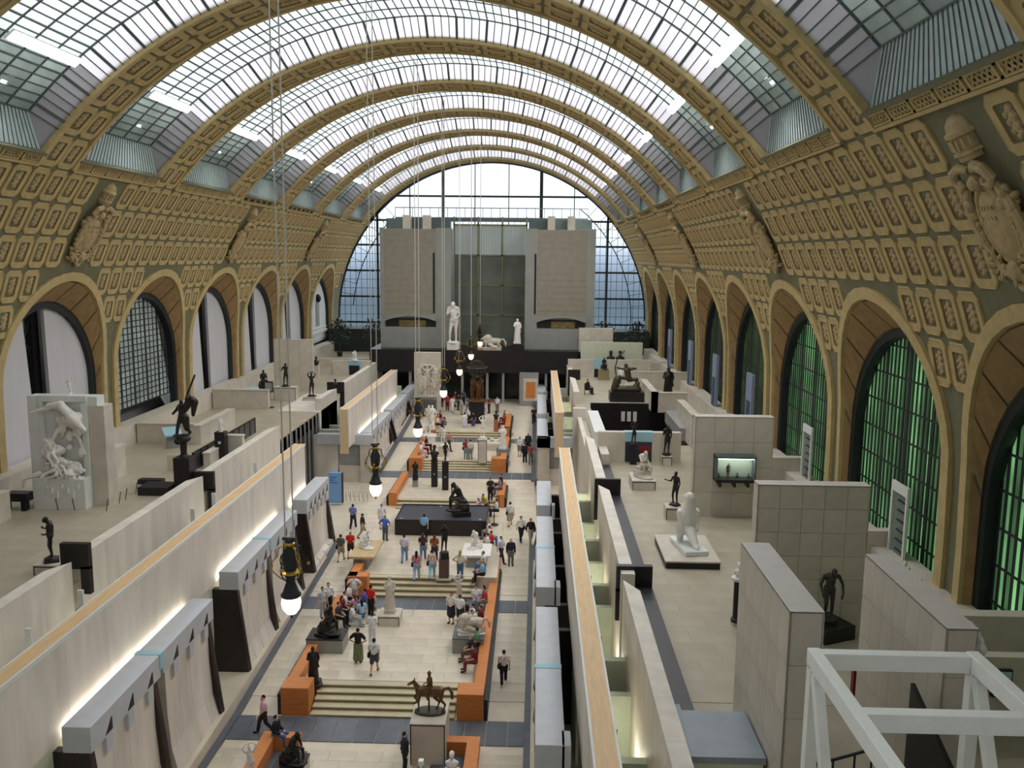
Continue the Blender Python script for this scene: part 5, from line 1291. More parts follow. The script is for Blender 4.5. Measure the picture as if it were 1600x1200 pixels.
put('relief_figures', blob(m, .045, 1, 'relief'), MARBLE, t, (0, 0, 0))
statue('small_white_figure', SJ['raise'], MARBLE, (*G(112, 640, 12.6), 12.55) if False else (-16.9, 41.7, 12.55), 0, .5, 'tiny white figure above the plaster relief')
# low barrier stakes round the relief
st_pts = [(42, 795), (91, 798), (117, 798), (166, 799), (186, 787), (196, 781), (212, 771)]
for i, q in enumerate(st_pts):
    X, Y = G(q[0], q[1], TZ); o = M().bar((0,0,0), (.12 if i > 2 else -.1, 0, .62), .03).build('barrier_stake', IRON); o.location = (X, Y, TZ)
    tag(o, 'thin slanting barrier stake before the plaster relief, %s from the left' % ['first', 'second', 'third', 'fourth', 'fifth', 'sixth', 'last'][i], 'barrier', 'thin barrier stakes around the plaster relief')
# bronze with bowed head near the terrace wall
pt, top = pedestal(0, 0, TZ, .95, .95, .45, 'low pale pedestal of the downcast bronze near the terrace edge', xyz=(-12.75, 32.2), mt_=STONE)
statue('downcast_bronze', SJ['bow_head'], BRONZE, top, -60, 1.05, 'dark bronze man with bowed head on the near left terrace', base=(.6, .55, .1))
# winged bronze with sword
X, Y = G(290, 768, TZ)
pt, top = pedestal(0, 0, TZ, .85, .85, 1.9, 'broad dark pedestal of the bronze with raised sword', mt_=BLACK, joint=False, xyz=(X, Y))
t = empty('sword_bronze', top, radians(-30), 'dark bronze warrior raising a sword with a cloak behind', 'statue')
m = M(); m.cap((0,0,.05), (0,0,.8), .16, .2); m.ell((0,0,1.0), (.45,.4,.25), 10); m.ell((-.35,0,.85), (.25,.3,.25)); m.cap((0,0,0), (0,0,.1), .25, .2)
J = joints('walk', elr=(.36,-.02,1.62), wrr=(.45,-.06,1.86), har=(.47,-.06,1.94), ell=(-.36,.0,1.2), wrl=(-.44,-.16,1.02)); mm = M(); body_prims(mm, J, .03); base = len(m.v)
m.v += [tuple(Vector(v)*1.15+Vector((0,0,1.12))) for v in mm.v]; m.f += [tuple(base+i_ for i_ in ff) for ff in mm.f]; m.m += mm.m
m.cap((.1,.1,2.5), (.5,.25,3.1), .16, .2); m.cap((.5,.25,3.1), (.75,.25,3.0), .22, .18); m.cap((.75,.25,3.0), (.65,.2,2.3), .2, .1); m.cap((.0,.15,2.1), (.1,.2,1.5), .25, .15)
put('figure', blob(m, .035, 1, 'figure'), BRONZE, t)
m = M(); m.bar((.5,-.06,3.3), (1.25,-.05,4.5), .05, .09); m.bar((.5,-.06,3.55), (.85,-.06,3.35), .04); m.build('sword', BRONZE, t)
pt, top = pedestal(0, 0, TZ, .6, .6, 1.9, 'tall slim black pedestal with a small white figure', mt_=BLACK, joint=False, xyz=G(347, 722, TZ))
m = M(); m.box((-.08, -.315, 1.2), (.08, -.3, 1.35)); m.build('label_plate', WHITE, pt)
statue('little_white_figure', SJ['drape'], MARBLE, top, 0, .5, 'little white figure on the slim black pedestal')
# sloping information panels
for x, y, z, lab in ((270, 700, TZ, 'blue sloping information panel beside the latticed window'), (396, 630, TZ, 'blue sloping information panel beyond the stair balustrade')):
    X, Y = G(x, y, z); t = empty('information_panel', (X, Y, z), radians(35), lab, 'sign')
    m = M(); m.box((-.35, -.1, 0), (.35, .1, 1.0)); m.build('panel_stand', GREYD, t); m = M(); m.hexa([(-.55,-.5,.85),(.55,-.5,.85),(.55,.4,1.25),(-.55,.4,1.25)], [(-.55,-.5,.95),(.55,-.5,.95),(.55,.4,1.35),(-.55,.4,1.35)]); m.build('sloping_board', SIGNP, t, fix=True)
    m = M(); m.hexa([(-.15,-.15,1.06),(.2,-.15,1.06),(.2,.1,1.17),(-.15,.1,1.17)], [(-.15,-.15,1.09),(.2,-.15,1.09),(.2,.1,1.2),(-.15,.1,1.2)]); m.build('printed_patch', RED, t)
X, Y = G(421, 637, TZ)
t = empty('post_sign', (X, Y, TZ), 0, 'dark post with a framed sign beyond the stair balustrade', 'sign stand')
m = M(); m.lathe([(.4, 0), (.4, .05), (.06, .08)], n=12); m.build('round_foot', BLACK, t); m = M(); m.bar((0,0,.05), (0,0,1.8), .09); m.build('pole', BLACK, t); m = M(); m.box((-.35,-.05,1.3), (.35,.05,2.2)); m.build('framed_board', IRON, t); m = M(); m.box((-.28,-.07,1.4), (.28,-.05,2.1)); m.build('board_face', GREYD, t)
for (x, y, w, h, nm, mesh_, rz, sc, lab, pl) in ((447, 612, 1.9, 1.2, 'standing_bronze', 'hand_out', 10, 1.15, 'dark standing bronze with outstretched hand before the far stone wall', 'pale plinth of the bronze with outstretched hand'),
        (487, 612, 1.3, .35, 'slender_bronze', 'arms_up', 0, 1.15, 'slender dark bronze with raised arms right of the far stone wall', 'open-sided pale plinth of the slender bronze'),
        (412, 612, .9, 1.0, 'perched_bronze', 'sitting', 40, 1.2, 'dark seated bronze on a reddish column left of the far stone wall', 'reddish column of the seated bronze')):
    Y = 73.5; X = AY(x, y, Y)[0]
    pt, top = pedestal(0, 0, TZ, w, .9, h, pl, mt_=STONE if nm != 'perched_bronze' else mat('red_brown_stone', (98, 72, 66)), xyz=(X, Y), joint=nm != 'perched_bronze')
    statue(nm, SJ[mesh_], BRONZE, top, rz, sc, lab, base=(.7, .6, .08))
X, Y = G(282, 765, TZ)
t = empty('bench', (-13.2, 44.0, TZ), radians(0), 'dark low bench at the foot of the broad dark pedestal', 'bench'); m = M(); m.box((-1.2,-.9,0), (.4,.4,.45)); m.build('seat_block', BLACK, t); m = M(); m.box((-1.9,.6,.2), (-.6,1.1,.45)); m.build('side_seat', BLACK, t)
t = empty('bench', (-18.6, 40.3, TZ), 0, 'short dark bench left of the plaster relief', 'bench'); m = M(); m.box((-1.3,-.3,.5), (.2,.3,.9)); m.build('seat_block', BLACK, t); m = M(); m.box((-1.1,-.2,0), (-.9,.2,.5)); m.box((-.2,-.2,0), (0,.2,.5)); m.build('bench_legs', BLACK, t)
# far left counter, people and planting silhouettes
t = empty('pale_counter', (-13.8, 90.0, TZ), 0, 'pale stone counter with a blue panel at the far left', 'counter'); m = M(); m.box((-1.5,0,0), (2.6,.5,1.5)); m.build('counter_body', STONE, t); m = M(); m.box((.2,-.02,.5), (1.6,0,1.5)); m.build('blue_panel', SIGNP, t); m = M(); m.box((.3,-.05,0), (1.4,-.02,1.0)); m.build('dark_panel', BLACK, t)
statue('white_cat_like_marble', SJ['crouch'], MARBLE, (-13.0, 90.3, TZ+1.5), 30, .9, 'white marble on the pale counter at the far left')
statue('small_black_white_bust', BUST, BRONZE, (-11.35, 74.6, 8.0), 50, .8, 'small dark bust on the far left terrace wall', 'bust')
for i, (x, y) in enumerate(((505, 560), (513, 555), (538, 548))):
    X, Y = -16.5+1.2*i, 88+3*i; pt, top = pedestal(0, 0, TZ, .6, .6, 1.2, 'pale post-like pedestal at the far left end, %s' % ['first', 'second', 'third'][i], xyz=(X, Y), joint=False)
    if i == 0: statue('far_bronze_bust', BUST, BRONZE, top, 0, 1.0, 'dark head on the first far pedestal by the tympanum', 'bust')
def tree_mesh():
    m = M(); r = random.Random(2)
    for i in range(260):
        a, b, R_ = r.uniform(0, 6.28), r.uniform(-.9, 1.4), r.uniform(.4, 1.0); p = Vector((cos(a)*cos(b)*R_, sin(a)*cos(b)*R_, 1.6+sin(b)*R_*1.1)); d = Vector((r.uniform(-1,1), r.uniform(-1,1), r.uniform(-.5,1))).normalized()*.18; e = d.cross(Vector((0,0,1))).normalized()*.07
        m.quad([p-d, p+e, p+d, p-e])
    return m.mesh('foliage', [None])
TREE = tree_mesh()
for i, (x, y) in enumerate(((-18.3, 106.5), (-14.2, 108), (14.6, 107), (18.8, 108))):
    t = empty('potted_tree', (x, y, TZ), 0, 'dark leafy tree below the %s part of the far window' % ['outermost left', 'inner left', 'inner right', 'outermost right'][i], 'tree', 'dark trees at the foot of the far window')
    m = M(); m.lathe([(.3, 0), (.38, .6), (.34, .6)], n=12); m.build('pot', BLACK, t); m = M(); m.tube([(0,0,.5), (.03,0,1.2), (0,0,1.7)], .06, 6); m.build('stem', DARKB, t); put('foliage', TREE, GRE, t, (0,0,.2), i, 1.7)
# ================================================================= right terrace
m = M()   # seated white animal on a block
m.cap((0, .28, .72), (0, .12, 1.3), .42, .38); m.cap((0, .12, 1.3), (0, .02, 1.72), .36, .25); m.cap((0, .02, 1.7), (0, .0, 2.05), .24, .21); m.cap((0, .05, 2.1), (-.2, .12, 2.05), .16, .07)
m.cap((0, .1, .75), (.06, -.62, .16), .3, .15); m.cap((.06, -.62, .14), (.08, -.85, .08), .15, .1)
for q in (-1, 1): m.cap((q*.3, .2, .8), (q*.26, .35, .1), .2, .15); m.cap((q*.36, .15, 1.35), (q*.34, -.05, .6), .17, .1)
BEAR = blob(m, .04, 2, 'figure')
X, Y = 12.9, 35.6
t = empty('low_plinth', (X, Y, TZ), 0, 'wide low plinth, dark sides and stone top, under the white animal', 'pedestal')
m = M(); m.box((-1.1, -1.7, 0), (1.1, 1.7, .28)); m.build('dark_side', BLACK, t); m = M(); m.box((-1.13, -1.73, .28), (1.13, 1.73, .34)); m.build('stone_top', STONE, t)
t = empty('white_animal', (X+.1, Y-.1, TZ+.34), radians(10), 'big smooth white sculpture of an upright animal on the right terrace', 'statue')
m = M(); m.box((-.5, -1.0, 0), (.5, 1.1, .2)); m.build('white_block', WHITE, t, bevel=.02); put('figure', BEAR, MARBLE, t, (0, .1, .19), 0, 1.0)
pt, top = pedestal(0, 0, TZ, .95, .9, .62, 'square stone pedestal with dark edges under the slim bronze by the showcase wall', xyz=(13.25, 41.0))
statue('slim_bronze', SJ['hand_out'], BRONZE, top, -50, .96, 'slim dark bronze with hands held out beside the showcase wall', base=(.45, .4, .06))
pt, top = pedestal(0, 0, TZ, 1.25, 1.9, .55, 'stone pedestal with dark edges under the white seated woman', xyz=(12.35, 46.8))
statue('white_seated_woman', SJ['crouch'], MARBG, top, 30, 1.25, 'white stone seated woman with head on hand on the right terrace')
pt, top = pedestal(0, 0, TZ, .6, .6, .6, 'small stone pedestal of the dark nude by the sign wall', xyz=(G(1037, 720, TZ)[0], 51.9))
statue('armless_bronze', SJ['bow_head'], BRONZE, top, 10, 1.1, 'dark bronze nude on the small pedestal before the sign wall', base=(.35, .35, .06))
pt, top = pedestal(0, 0, TZ, .4, .4, 1.3, 'slim black pedestal before the sign wall', mt_=BLACK, joint=False, xyz=(G(988, 723, TZ)[0], 51.9))
statue('small_dark_bronze', SJ['arms_up'], BRONZE, top, 0, .75, 'small dark bronze on the slim black pedestal before the blue panel')
# showcase on the stone wall
t = empty('glass_showcase', (15.1, 41.3, 9.0), 0, 'glass wall showcase with small dark heads inside', 'showcase')
m = M(); m.box((0, -.1, 0), (1.9, 0, 1.15)); m.build('pale_back', GREENW, t); m = M(); m.box((.1,-.6,1.04), (1.8,-.5,1.09)); m.build('case_light', lamp_mat('case_light', (255, 255, 240), 13), t)
for a in ((0,-.75,0,.06,0,.08), (1.84,-.75,0,1.9,0,.08), (0,-.78,1.1,1.9,0,1.2), (0,-.78,-.08,1.9,0,.06)): m = M(); m.box(a[:3], a[3:] if a[2] == 1.1 or a[2] < 0 else (a[3], a[4], 1.15)); m.build('case_frame', STEEL if a[2] >= 0 else BLACK, t)
m = M(); m.box((.06, -.74, .06), (1.84, -.72, 1.1)); m.build('front_pane', GLASSC, t)
for a in (.25, .95, 1.6): m = M(); m.box((a-.05, -.6, -.35), (a+.05, 0, -.08)); m.build('bracket', BLACK, t)
for i, (a, sc) in enumerate(((.2, .28), (.65, .62), (1.1, .3), (1.65, .28))):
    o = put('bronze_bust' if sc < .5 else 'small_torso', BUST if sc < .5 else SJ['bather'], BRONZE, None, (15.1+a, 40.95, 9.06 if sc > .5 else 9.02), .3, sc if sc < .5 else .42)
    tag(o, ['dark small head at the left of the showcase', 'dark slim torso standing in the showcase', 'round dark head in the middle of the showcase', 'small dark head at the right of the showcase'][i], 'bust', 'small bronzes in the glass showcase')
# stooping bronze by the big stone wall
X, Y = G(1283, 985, TZ); Y -= .5
t = empty('dark_plinth', (X, Y, TZ), radians(25), 'low black slab under the stooping bronze', 'pedestal'); m = M(); m.box((-.55,-.55,0), (.75,.75,.5)); m.build('black_slab', BLACK, t, bevel=.02)
statue('stooping_bronze', SJ['stoop'], mat('grey_bronze', (70, 66, 60), .4, .25, 6, metal=.3), (X+.05, Y+.1, TZ+.5), 0, 1.15, 'dark bronze stooping figure before the broad stone wall', base=(.5, .45, .1))
# dark column with white capital seen past the long wall
pt, top = pedestal(0, 0, TZ, .3, .3, .1, 'white foot of the dark column left of the long stone wall', mt_=MARBLE, joint=False, xyz=G(1151, 975, TZ))
t = empty('dark_column', (*G(1151, 975, TZ), TZ+.1), 0, 'dark round column with white base and head beside the long stone wall', 'column')
m = M(); m.lathe([(.22, 0), (.22, .1), (.16, .14), (.16, 1.5)], n=14); m.build('shaft', BLACK, t); m = M(); m.lathe([(.24, 1.5), (.26, 1.6), (.1, 1.62)], n=14); m.build('white_cap', MARBLE, t); put('white_bust', BUST, MARBLE, t, (0,0,1.55), 0, .6)
# white lace-like relief behind the right long wall
m = M(); r = random.Random(12)
for i in range(110): m.ell((r.uniform(-.1,.1), -2.2+4.4*i/110, r.uniform(-.1, .3)+.12*sin(i*.25)), (.07, .08, r.uniform(.07,.14)), 6)
m.cap((0,-2.2,0), (0,2.2,0), .14, .14)
t = empty('white_relief', (16.55, 20.9, 10.9), 0, 'white openwork relief standing against the far side of the right long wall', 'relief'); put('relief', blob(m, .035, 1, 'relief'), MARBLE, t); m = M(); m.box((-.1,-2.1,-3.9), (.15,2.1,0)); m.build('support_panel', WHITE, t)
# far right terrace: archer group etc.
X, Y = G(985, 623, TZ)
t = empty('black_block', (X-.4, Y-1.6, TZ), 0, 'wide black block under the archer bronze', 'pedestal'); m = M(); m.box((-1.6, -.3, 0), (1.4, 1.3, .85)); m.build('block', BLACK, t)
t = empty('archer_bronze', (X-.4, Y-1.1, TZ+.85), 0, 'dark bronze archer drawing a large bow on a rock', 'statue')
m = M(); m.cap((-1.2,0,.2), (-.9,0,1.1), .3, .35); m.cap((-.9,0,.2), (.9,0,.2), .3, .35); m.cap((.6,0,.3), (.9,0,.7), .3, .2); m.cap((.1,0,1.1), (-.1,0,1.9), .26, .3); m.ell((-.2,0,2.3), (.18,.2,.22)); m.cap((.1,0,1.1), (-.9,0,1.3), .2, .14); m.cap((-.9,0,1.3), (-1.1,0,.9), .13, .1); m.cap((.1,0,1.0), (.8,0,1.1), .2, .15); m.cap((.8,0,1.1), (.7,0,.4), .14, .1)
m.cap((-.1,0,1.95), (-1.0,0,2.1), .12, .09); m.cap((0,0,1.95), (.7,0,2.05), .13, .11); m.cap((.7,0,2.05), (.2,0,2.1), .1, .08)
put('figure', blob(m, .05, 1, 'figure'), BRONZG, t)
m = M(); m.tube([(-.35,0,3.6), (-.9,0,3.1), (-1.15,0,2.1), (-1.0,0,1.2), (-.6,0,.7)], .06, 6); m.build('bow', BRONZG, t)
statue('white_torso', SJ['bather'], MARBLE, (X-.6, Y+2.5, TZ), 0, 1.5, 'white figure behind the archer bronze')
pt, top = pedestal(0, 0, TZ, 1.1, .9, 1.1, 'tan pedestal with a dark bust behind the seated reader', mt_=mat('tan_stone', (150, 138, 104), .6, .1, 3), joint=False, xyz=G(943, 593, TZ))
statue('dark_seated_bust', SJ['sitting'], BRONZE, top, 20, .95, 'dark small seated bronze on the tan pedestal')
t = empty('pale_partition', (11.1, 92.0, TZ), 0, 'pale partition behind the archer with a dark shelf', 'partition'); m = M(); m.box((0,0,0), (6.6,.3,3.6)); m.build('panel', GREENW, t); m = M(); m.box((2.8,-.5,0), (6.4,0,1.3)); m.build('dark_shelf', STONE, t)
for i, x in enumerate((14.3, 15.3)): tag(put('dark_torso', BUST, BRONZE, None, (x, 91.72, TZ+1.3), 0, 1.5), '%s of two dark torsos on the shelf by the pale partition' % ['left', 'right'][i], 'bust', 'two dark torsos by the pale partition')
statue('dark_standing_bronze_far', SJ['drape'], BRONZE, (*G(1043, 627, TZ), TZ), 0, 1.75, 'dark standing bronze right of the pale partition', base=(.7,.6,.1))
t = empty('pale_enclosure', (10.9, 90.6, TZ), 0, 'long pale wall with a blue panel behind the tan pedestal', 'partition'); m = M(); m.box((-1.2,0,0), (7.5,.3,1.9)); m.build('panel', STONE, t); m = M(); m.box((1.5,-.02,.9), (3.0,0,1.95)); m.build('blue_panel', SIGNP, t); m = M(); m.box((1.6,-.03,0), (3.0,-.01,.9)); m.build('dark_opening', BLACK, t)
# doors in the green windows
for i, (x, y0, y1) in enumerate(((1171, 585, 665), (1117, 553, 623), (1078, 533, 590), (1046, 515, 570))):
    Y, z = AX(x, y0, 20.6); t = empty('window_door', (20.6, Y, TZ), 0, '%s blue-grey doorway panel standing against the green windows' % ['nearest', 'second', 'third', 'farthest'][i], 'door', 'blue-grey doorway panels by the green windows')
    m = M(); m.box((0,-.8,0), (.2,.8,5.0)); m.build('panel', mat('blue_grey_paint', (132, 146, 172), .5, .03, 2), t); m = M(); m.box((-.03,-.5,0), (0,.45,3.2)); m.build('dark_doorway', mat('blue_shadow_door', (60, 74, 102), .5, .1, 2), t)
for i, Y in enumerate((33.7, 45.6)):
    t = empty('glazed_door', (20.9, Y, TZ), 0, '%s white-framed glazed door in the green window' % ['nearer', 'farther'][i], 'door', 'white-framed doors in the green windows')
    for a, b in ((-.75, -.62), (.62, .75)): m = M(); m.box((0, a, 0), (.1, b, 3.4)); m.build('white_frame', WHITE, t)
    m = M(); m.box((0, -.75, 3.4), (.1, .75, 3.8)); m.build('white_frame', WHITE, t)
    for j in range(8): m = M(); m.box((.0, -.6, .3+j*.4), (.06, .1, .36+j*.4)); m.build('ladder_bar', IRON, t)
    m = M(); m.box((.08, -.6, 0), (.1, .6, 3.4)); m.build('door_glass', mat('grey_door_glass', (120, 132, 122), .3, .1, 2), t)
# bottom right: blue-white screen on the low wall, dark panels, white steel frame
_x, _z = AY(1548, 1088, 22.2)
t = empty('wall_screen', (_x, 22.2, _z), 0, 'pale blue screen in a dark frame on the low wall at the right edge', 'screen'); m = M(); m.box((0,-.06,0), (.5,.06,.78)); m.build('frame', BLACK, t); m = M(); m.box((.04,-.08,.04), (.46,-.05,.74)); m.build('screen_face', mat('screen_blue', (176, 204, 220), .3, .03, 1), t)
m = M(); m.box((-1.2, .06, 7-_z), (2.3, .4, 1.1)); m.build('wall_piece', STONE, t)
_x, _z = AY(1335, 1045, 23.2)
t = empty('doorway_panel', (_x, 23.2, TZ), 0, 'tall black doorway panel with a red edge between the long stone walls', 'panel'); _z2 = AY(1355, 1008, 23.2)[1]-TZ
m = M(); m.box((.17,0,0), (.8,.2,_z2)); m.build('black_leaf', BLACK, t); m = M(); m.box((0,0,0), (.17,.2,_z2-.4)); m.build('red_edge', RED, t)
t = empty('stair_rail', (13.6, 19.2, TZ), 0, 'dark handrail of a stair seen through the white frame', 'handrail'); m = M(); m.tube([(-.6,0,.6), (.9,0,1.1), (1.2,0,1.05), (1.4,-.2,.7)], .04, 6); m.build('rail', IRON, t)
for a in (0, .5, .9): m = M(); m.bar((a,0,0), (a,0,.8+.3*a), .04); m.build('rail_post', IRON, t)
t = empty('dark_gangway', (14.9, 14.0, TZ), 0, 'dark sloping panels of a gangway inside the white frame', 'gangway'); m = M(); m.hexa([(0,0,0),(.1,0,0),(.1,4.4,0),(0,4.4,0)], [(0,0,1.4),(.1,0,1.4),(.1,4.4,3.2),(0,4.4,3.2)]); m.build('sloping_panel', BLACK, t, fix=True); m = M(); m.box((0,-3,0), (1.7,3.5,.5)); m.build('dark_deck', IRON, t)
t = empty('white_steel_frame', (11.95, 13.75, 0), 0, 'white steel box frame with diagonal braces in the bottom right corner', 'frame')
zt = 12.0; C4 = {'a': (0.0, 2.4), 'b': (3.08, 2.5), 'c': (2.95, .33), 'd': (.2, 0)}
def fb(nm, p, q, w=.24, h=.34): m = M(); m.bar(p, q, w, h); return m.build(nm, WHFRAME, t, bevel=.01)
fb('top_beam', (.12,2.38,zt-.19), (2.98,2.38,zt-.19)); fb('top_beam', (.12,.15,zt-.19), (2.98,.15,zt-.19)); fb('long_beam', (0,2.5,zt-.17), (0,-6,zt-.17)); fb('long_beam', (3.1,2.5,zt-.17), (3.1,-6,zt-.17))
for x in (0, 3.1):
    fb('post', (x,2.35,6.0), (x,2.35,zt-.3), .24, .24); fb('post', (x,-2.2,6.0), (x,-2.2,zt-.3), .24, .24)
    fb('diagonal', (x,2.2,zt-.4), (x,.2,7.5), .2, .2); fb('diagonal', (x,-2.0,zt-.4), (x,.0,7.5), .2, .2); fb('lower_beam', (x,2.4,7.2), (x,-4,7.2), .2, .24)
# blue exhibition sign and barrier at the crossing
t = empty('blue_sign', (*F(524, 786)[:2], F(524, 786)[2]), radians(0), 'tall blue exhibition sign with dark side at the crossing on the left', 'sign')
m = M(); m.box((-.48, 0, 0), (.48, .3, 2.25)); m.build('blue_face', SIGNB, t); m = M(); m.box((.48, 0, 0), (.56, .3, 2.25)); m.build('dark_side', DARKB, t)
for j, (w_, z) in enumerate(((.5, 1.9), (.36, 1.7), (.55, 1.5))): m = M(); m.box((-.38, -.012, z), (-.38+w_, -.002, z+.05)); m.build('lettering_line', mat('ink_blue', (50, 80, 150), .5), t)
X, Y, z = F(560, 783)
t = empty('coat_rack', (X, Y, z), 0, 'low row of grey hoops beside the blue sign', 'barrier')
for i in range(6): m = M(); m.tube([(-.9+.32*i, 0, 0), (-.9+.32*i, 0, .7), (-.75+.32*i, 0, .78), (-.68+.32*i, 0, .3)], .025, 5); m.build('hoop', GREYD, t)
m = M(); m.box((6.35, 55, 0), (6.5, 66, .1)); 
# white table lamps / boxes between the capped wall and the terrace wall
for i, q in enumerate(((70, 985), (150, 925), (320, 795), (352, 765), (415, 715))):
    Y = AX(q[0], q[1], -9.3)[0]; t = empty('white_light_box', (-9.6, Y, 5.3), 0, 'white light box glowing behind the left oak-capped wall, %s from the camera' % ['first', 'second', 'third', 'fourth', 'fifth'][i], 'light', 'white light boxes behind the left capped wall')
    m = M(); m.box((-.5,-.3,0), (.9,.3,.5)); m.build('box_body', WHITE, t); m = M(); m.box((-.5,.2,.5), (-.3,.3,2.2)); m.build('upright', WHITE, t)
# ================================================================= hanging chandeliers
def chandelier():
    t = empty('chandelier', (0, 0, 0), 0)
    m = M(); m.lathe([(.02, -.42), (.14, -.38), (.25, -.22), (.29, -.02), (.26, .14), (.18, .22)], n=20); m.build('globe', GLOBE, t, smooth=True)
    m = M(); m.lathe([(.03, -.54), (.035, -.43), (.02, -.40)], n=8); m.build('finial', BLACK, t)
    m = M(); m.lathe([(.27, .17), (.3, .24), (.24, .32), (.18, .5), (.12, .7), (.16, .85), (.2, .92), (.14, 1.0), (.2, 1.1), (.24, 1.5), (.14, 1.75), (.1, 1.9), (.14, 2.0), (.05, 2.1)], n=14); m.build('bronze_body', IRON, t, smooth=True)
    m = M(); m.lathe([(.27, .95), (.29, 1.0), (.2, 1.04)], n=14); m.build('gilt_collar', GOLD, t); m = M(); m.lathe([(.14, 1.85), (.16, 1.92), (.08, 1.98)], n=12); m.build('gilt_collar', GOLD, t)
    for a in range(6):
        c, s_ = cos(a*pi/3+.3), sin(a*pi/3+.3); P_ = lambda r, z: (r*c, r*s_, z)
        m = M(); m.tube([P_(.1,1.85), P_(.3,1.8), P_(.36,1.5), P_(.5,1.35), P_(.52,1.1), P_(.42,.95), P_(.28,.8), P_(.15,.72)], [.02,.025,.02,.02,.025,.02,.02,.02], 6); m.build('scroll_arm', GOLD if a % 2 else IRON, t, smooth=True)
        m = M(); m.ell(P_(.52,1.22), (.05,.05,.06), 6); m.build('gilt_leaf', GOLD, t)
    for s in (-1, 1):
        m = M(); m.bar((s*.12, 0, 2.05), (s*.12, 0, 22.3), .035); m.build('cable', mat('cable_steel', (190, 186, 176), .5, .03, 2), t)
    m = M(); m.box((-.2, -.05, 2.03), (.2, .05, 2.1)); m.build('yoke', IRON, t)
    return t
def copy_tree(o, parent=None):
    c = o.copy(); C.objects.link(c)
    if parent: c.parent = parent; c.matrix_parent_inverse = o.matrix_parent_inverse.copy()
    for ch in o.children: copy_tree(ch, c)
    return c
pr_ = chandelier()
CH = [(455, 940, 25.6), (587, 762, 38.7), (653, 673, 52.6), (693, 613, 67.0), (718, 580, 80.5), (736, 556, 90), (750, 536, 98)]
for i, (x, y, Y) in enumerate(CH):
    X, z = AY(x, y, Y); o = pr_ if i == 0 else copy_tree(pr_); o.location = (X, Y, z); o.rotation_euler = (0, 0, .3*i); o.scale = (1, 1, 1) if i else (1.08, 1.08, 1)
    tag(o, '%s hanging chandelier with glowing globe, counted from the camera' % ['nearest', 'second', 'third', 'fourth', 'fifth', 'sixth', 'farthest'][i], 'chandelier', 'gilt chandeliers hanging in a row over the nave')
# ================================================================= visitors
WH, BK, JN, LJ, NV = (232, 232, 234), (30, 30, 34), (84, 112, 160), (150, 184, 214), (34, 38, 58)
KH, RD, MR, PK, GY = (168, 158, 136), (206, 44, 34), (110, 26, 40), (228, 180, 196), (120, 120, 122)
Pn = person
Pn(413, 1145, 'a', -60, 'woman in pale pink shirt walking with a white leaflet, bottom left', PK, (50, 34, 40), 'walk', held=WH, h=1.66)
Pn(0, 0, 0, 80, 'visitor in black top and blue jeans sitting on the corner ledge', BK, JN, 'sit', xyz=(-3.85, 31.7, .12), sleeve='long')
Pn(633, 1208, 0, 100, 'visitor in dark navy clothes with a backpack beside the horse pedestal', NV, BK, 'stand', sleeve='long', bag=BK)
Pn(560, 1035, Z1, 175, 'woman with hands on hips in black top and long olive dress', (30, 26, 28), (118, 124, 92), 'hips', 'dress')
Pn(582, 1008, Z1, 180, 'man in white shirt behind the woman in the olive dress', WH, WH, 'hold')
Pn(585, 1052, Z1, 180, 'man in white shirt and dark shorts walking, white shoes', WH, (70, 78, 92), 'walk', 'shorts', bag=BK)
Pn(787, 1069, 'a', 185, 'woman in white top and black overalls on the right aisle', (238, 220, 216), BK, 'walk', bag=BK, h=1.66, shoes=WH)
Pn(580, 962, Z1, 150, 'man in bright red shirt and black trousers by the left crowd', RD, BK, 'stand')
Pn(505, 965, Z1+.0, 40, 'man in pale shirt standing at the outer left of the crowd', (200, 204, 214), (186, 188, 194), 'stand')
Pn(514, 958, Z1, 20, 'man in white shirt and dark trousers second in the left crowd', WH, BK, 'stand')
Pn(554, 945, Z1, 0, 'woman in white shirt standing behind the left crowd', WH, (190, 186, 176), 'hips', long=True)
Pn(533, 877, 'a', 175, 'woman in olive top with a dark bag on the left floor', (92, 92, 78), KH, 'walk', 'shorts', bag=BK)
Pn(548, 872, 'a', 180, 'man in red shirt and dark shorts walking away on the left', RD, (60, 40, 40), 'walk', 'shorts', hair='grey')
Pn(552, 826, 'a', 175, 'man in violet-blue shirt and navy trousers on the left', (120, 128, 190), NV, 'walk')
Pn(567, 842, 'a', 120, 'man in dark brown shirt and beige trousers', (48, 40, 36), KH, 'walk')
Pn(602, 845, Z2, 165, 'man in blue shirt with hands on hips', (74, 108, 190), (90, 94, 104), 'hips', hair='grey')
Pn(597, 826, Z2, 30, 'woman in white behind the man in the blue shirt', WH, WH, 'stand', hair='red')
Pn(632, 878, Z2, 180, 'woman in lilac top and blue jeans, leftmost of the walking women', (214, 204, 224), (118, 150, 196), 'walk')
Pn(661, 876, Z2, 180, 'woman with long brown hair, dark top and jeans', (70, 46, 44), (104, 136, 168), 'walk', long=True, hair='brown')
Pn(679, 878, Z2, 180, 'woman in rust-brown top and dark jeans', (140, 84, 48), (44, 50, 70), 'walk', hair='red', long=True)
Pn(651, 906, Z2, 180, 'woman in pink top and pale jeans with a bag', (196, 132, 138), (170, 188, 214), 'walk', long=True, bag=NV)
Pn(675, 904, Z2, 180, 'woman in white strap top and light blue jeans', (226, 196, 180), (150, 204, 224), 'walk', sleeve='none', bag=BK)
Pn(719, 905, Z2, 170, 'blond woman in white top and blue jeans holding a map', (236, 228, 214), (92, 116, 150), 'hips', hair='blond', long=True, held=(120, 140, 190))
Pn(663, 843, Z2, 180, 'man in light blue shirt leaning on the black platform', (120, 176, 216), BK, 'walk')
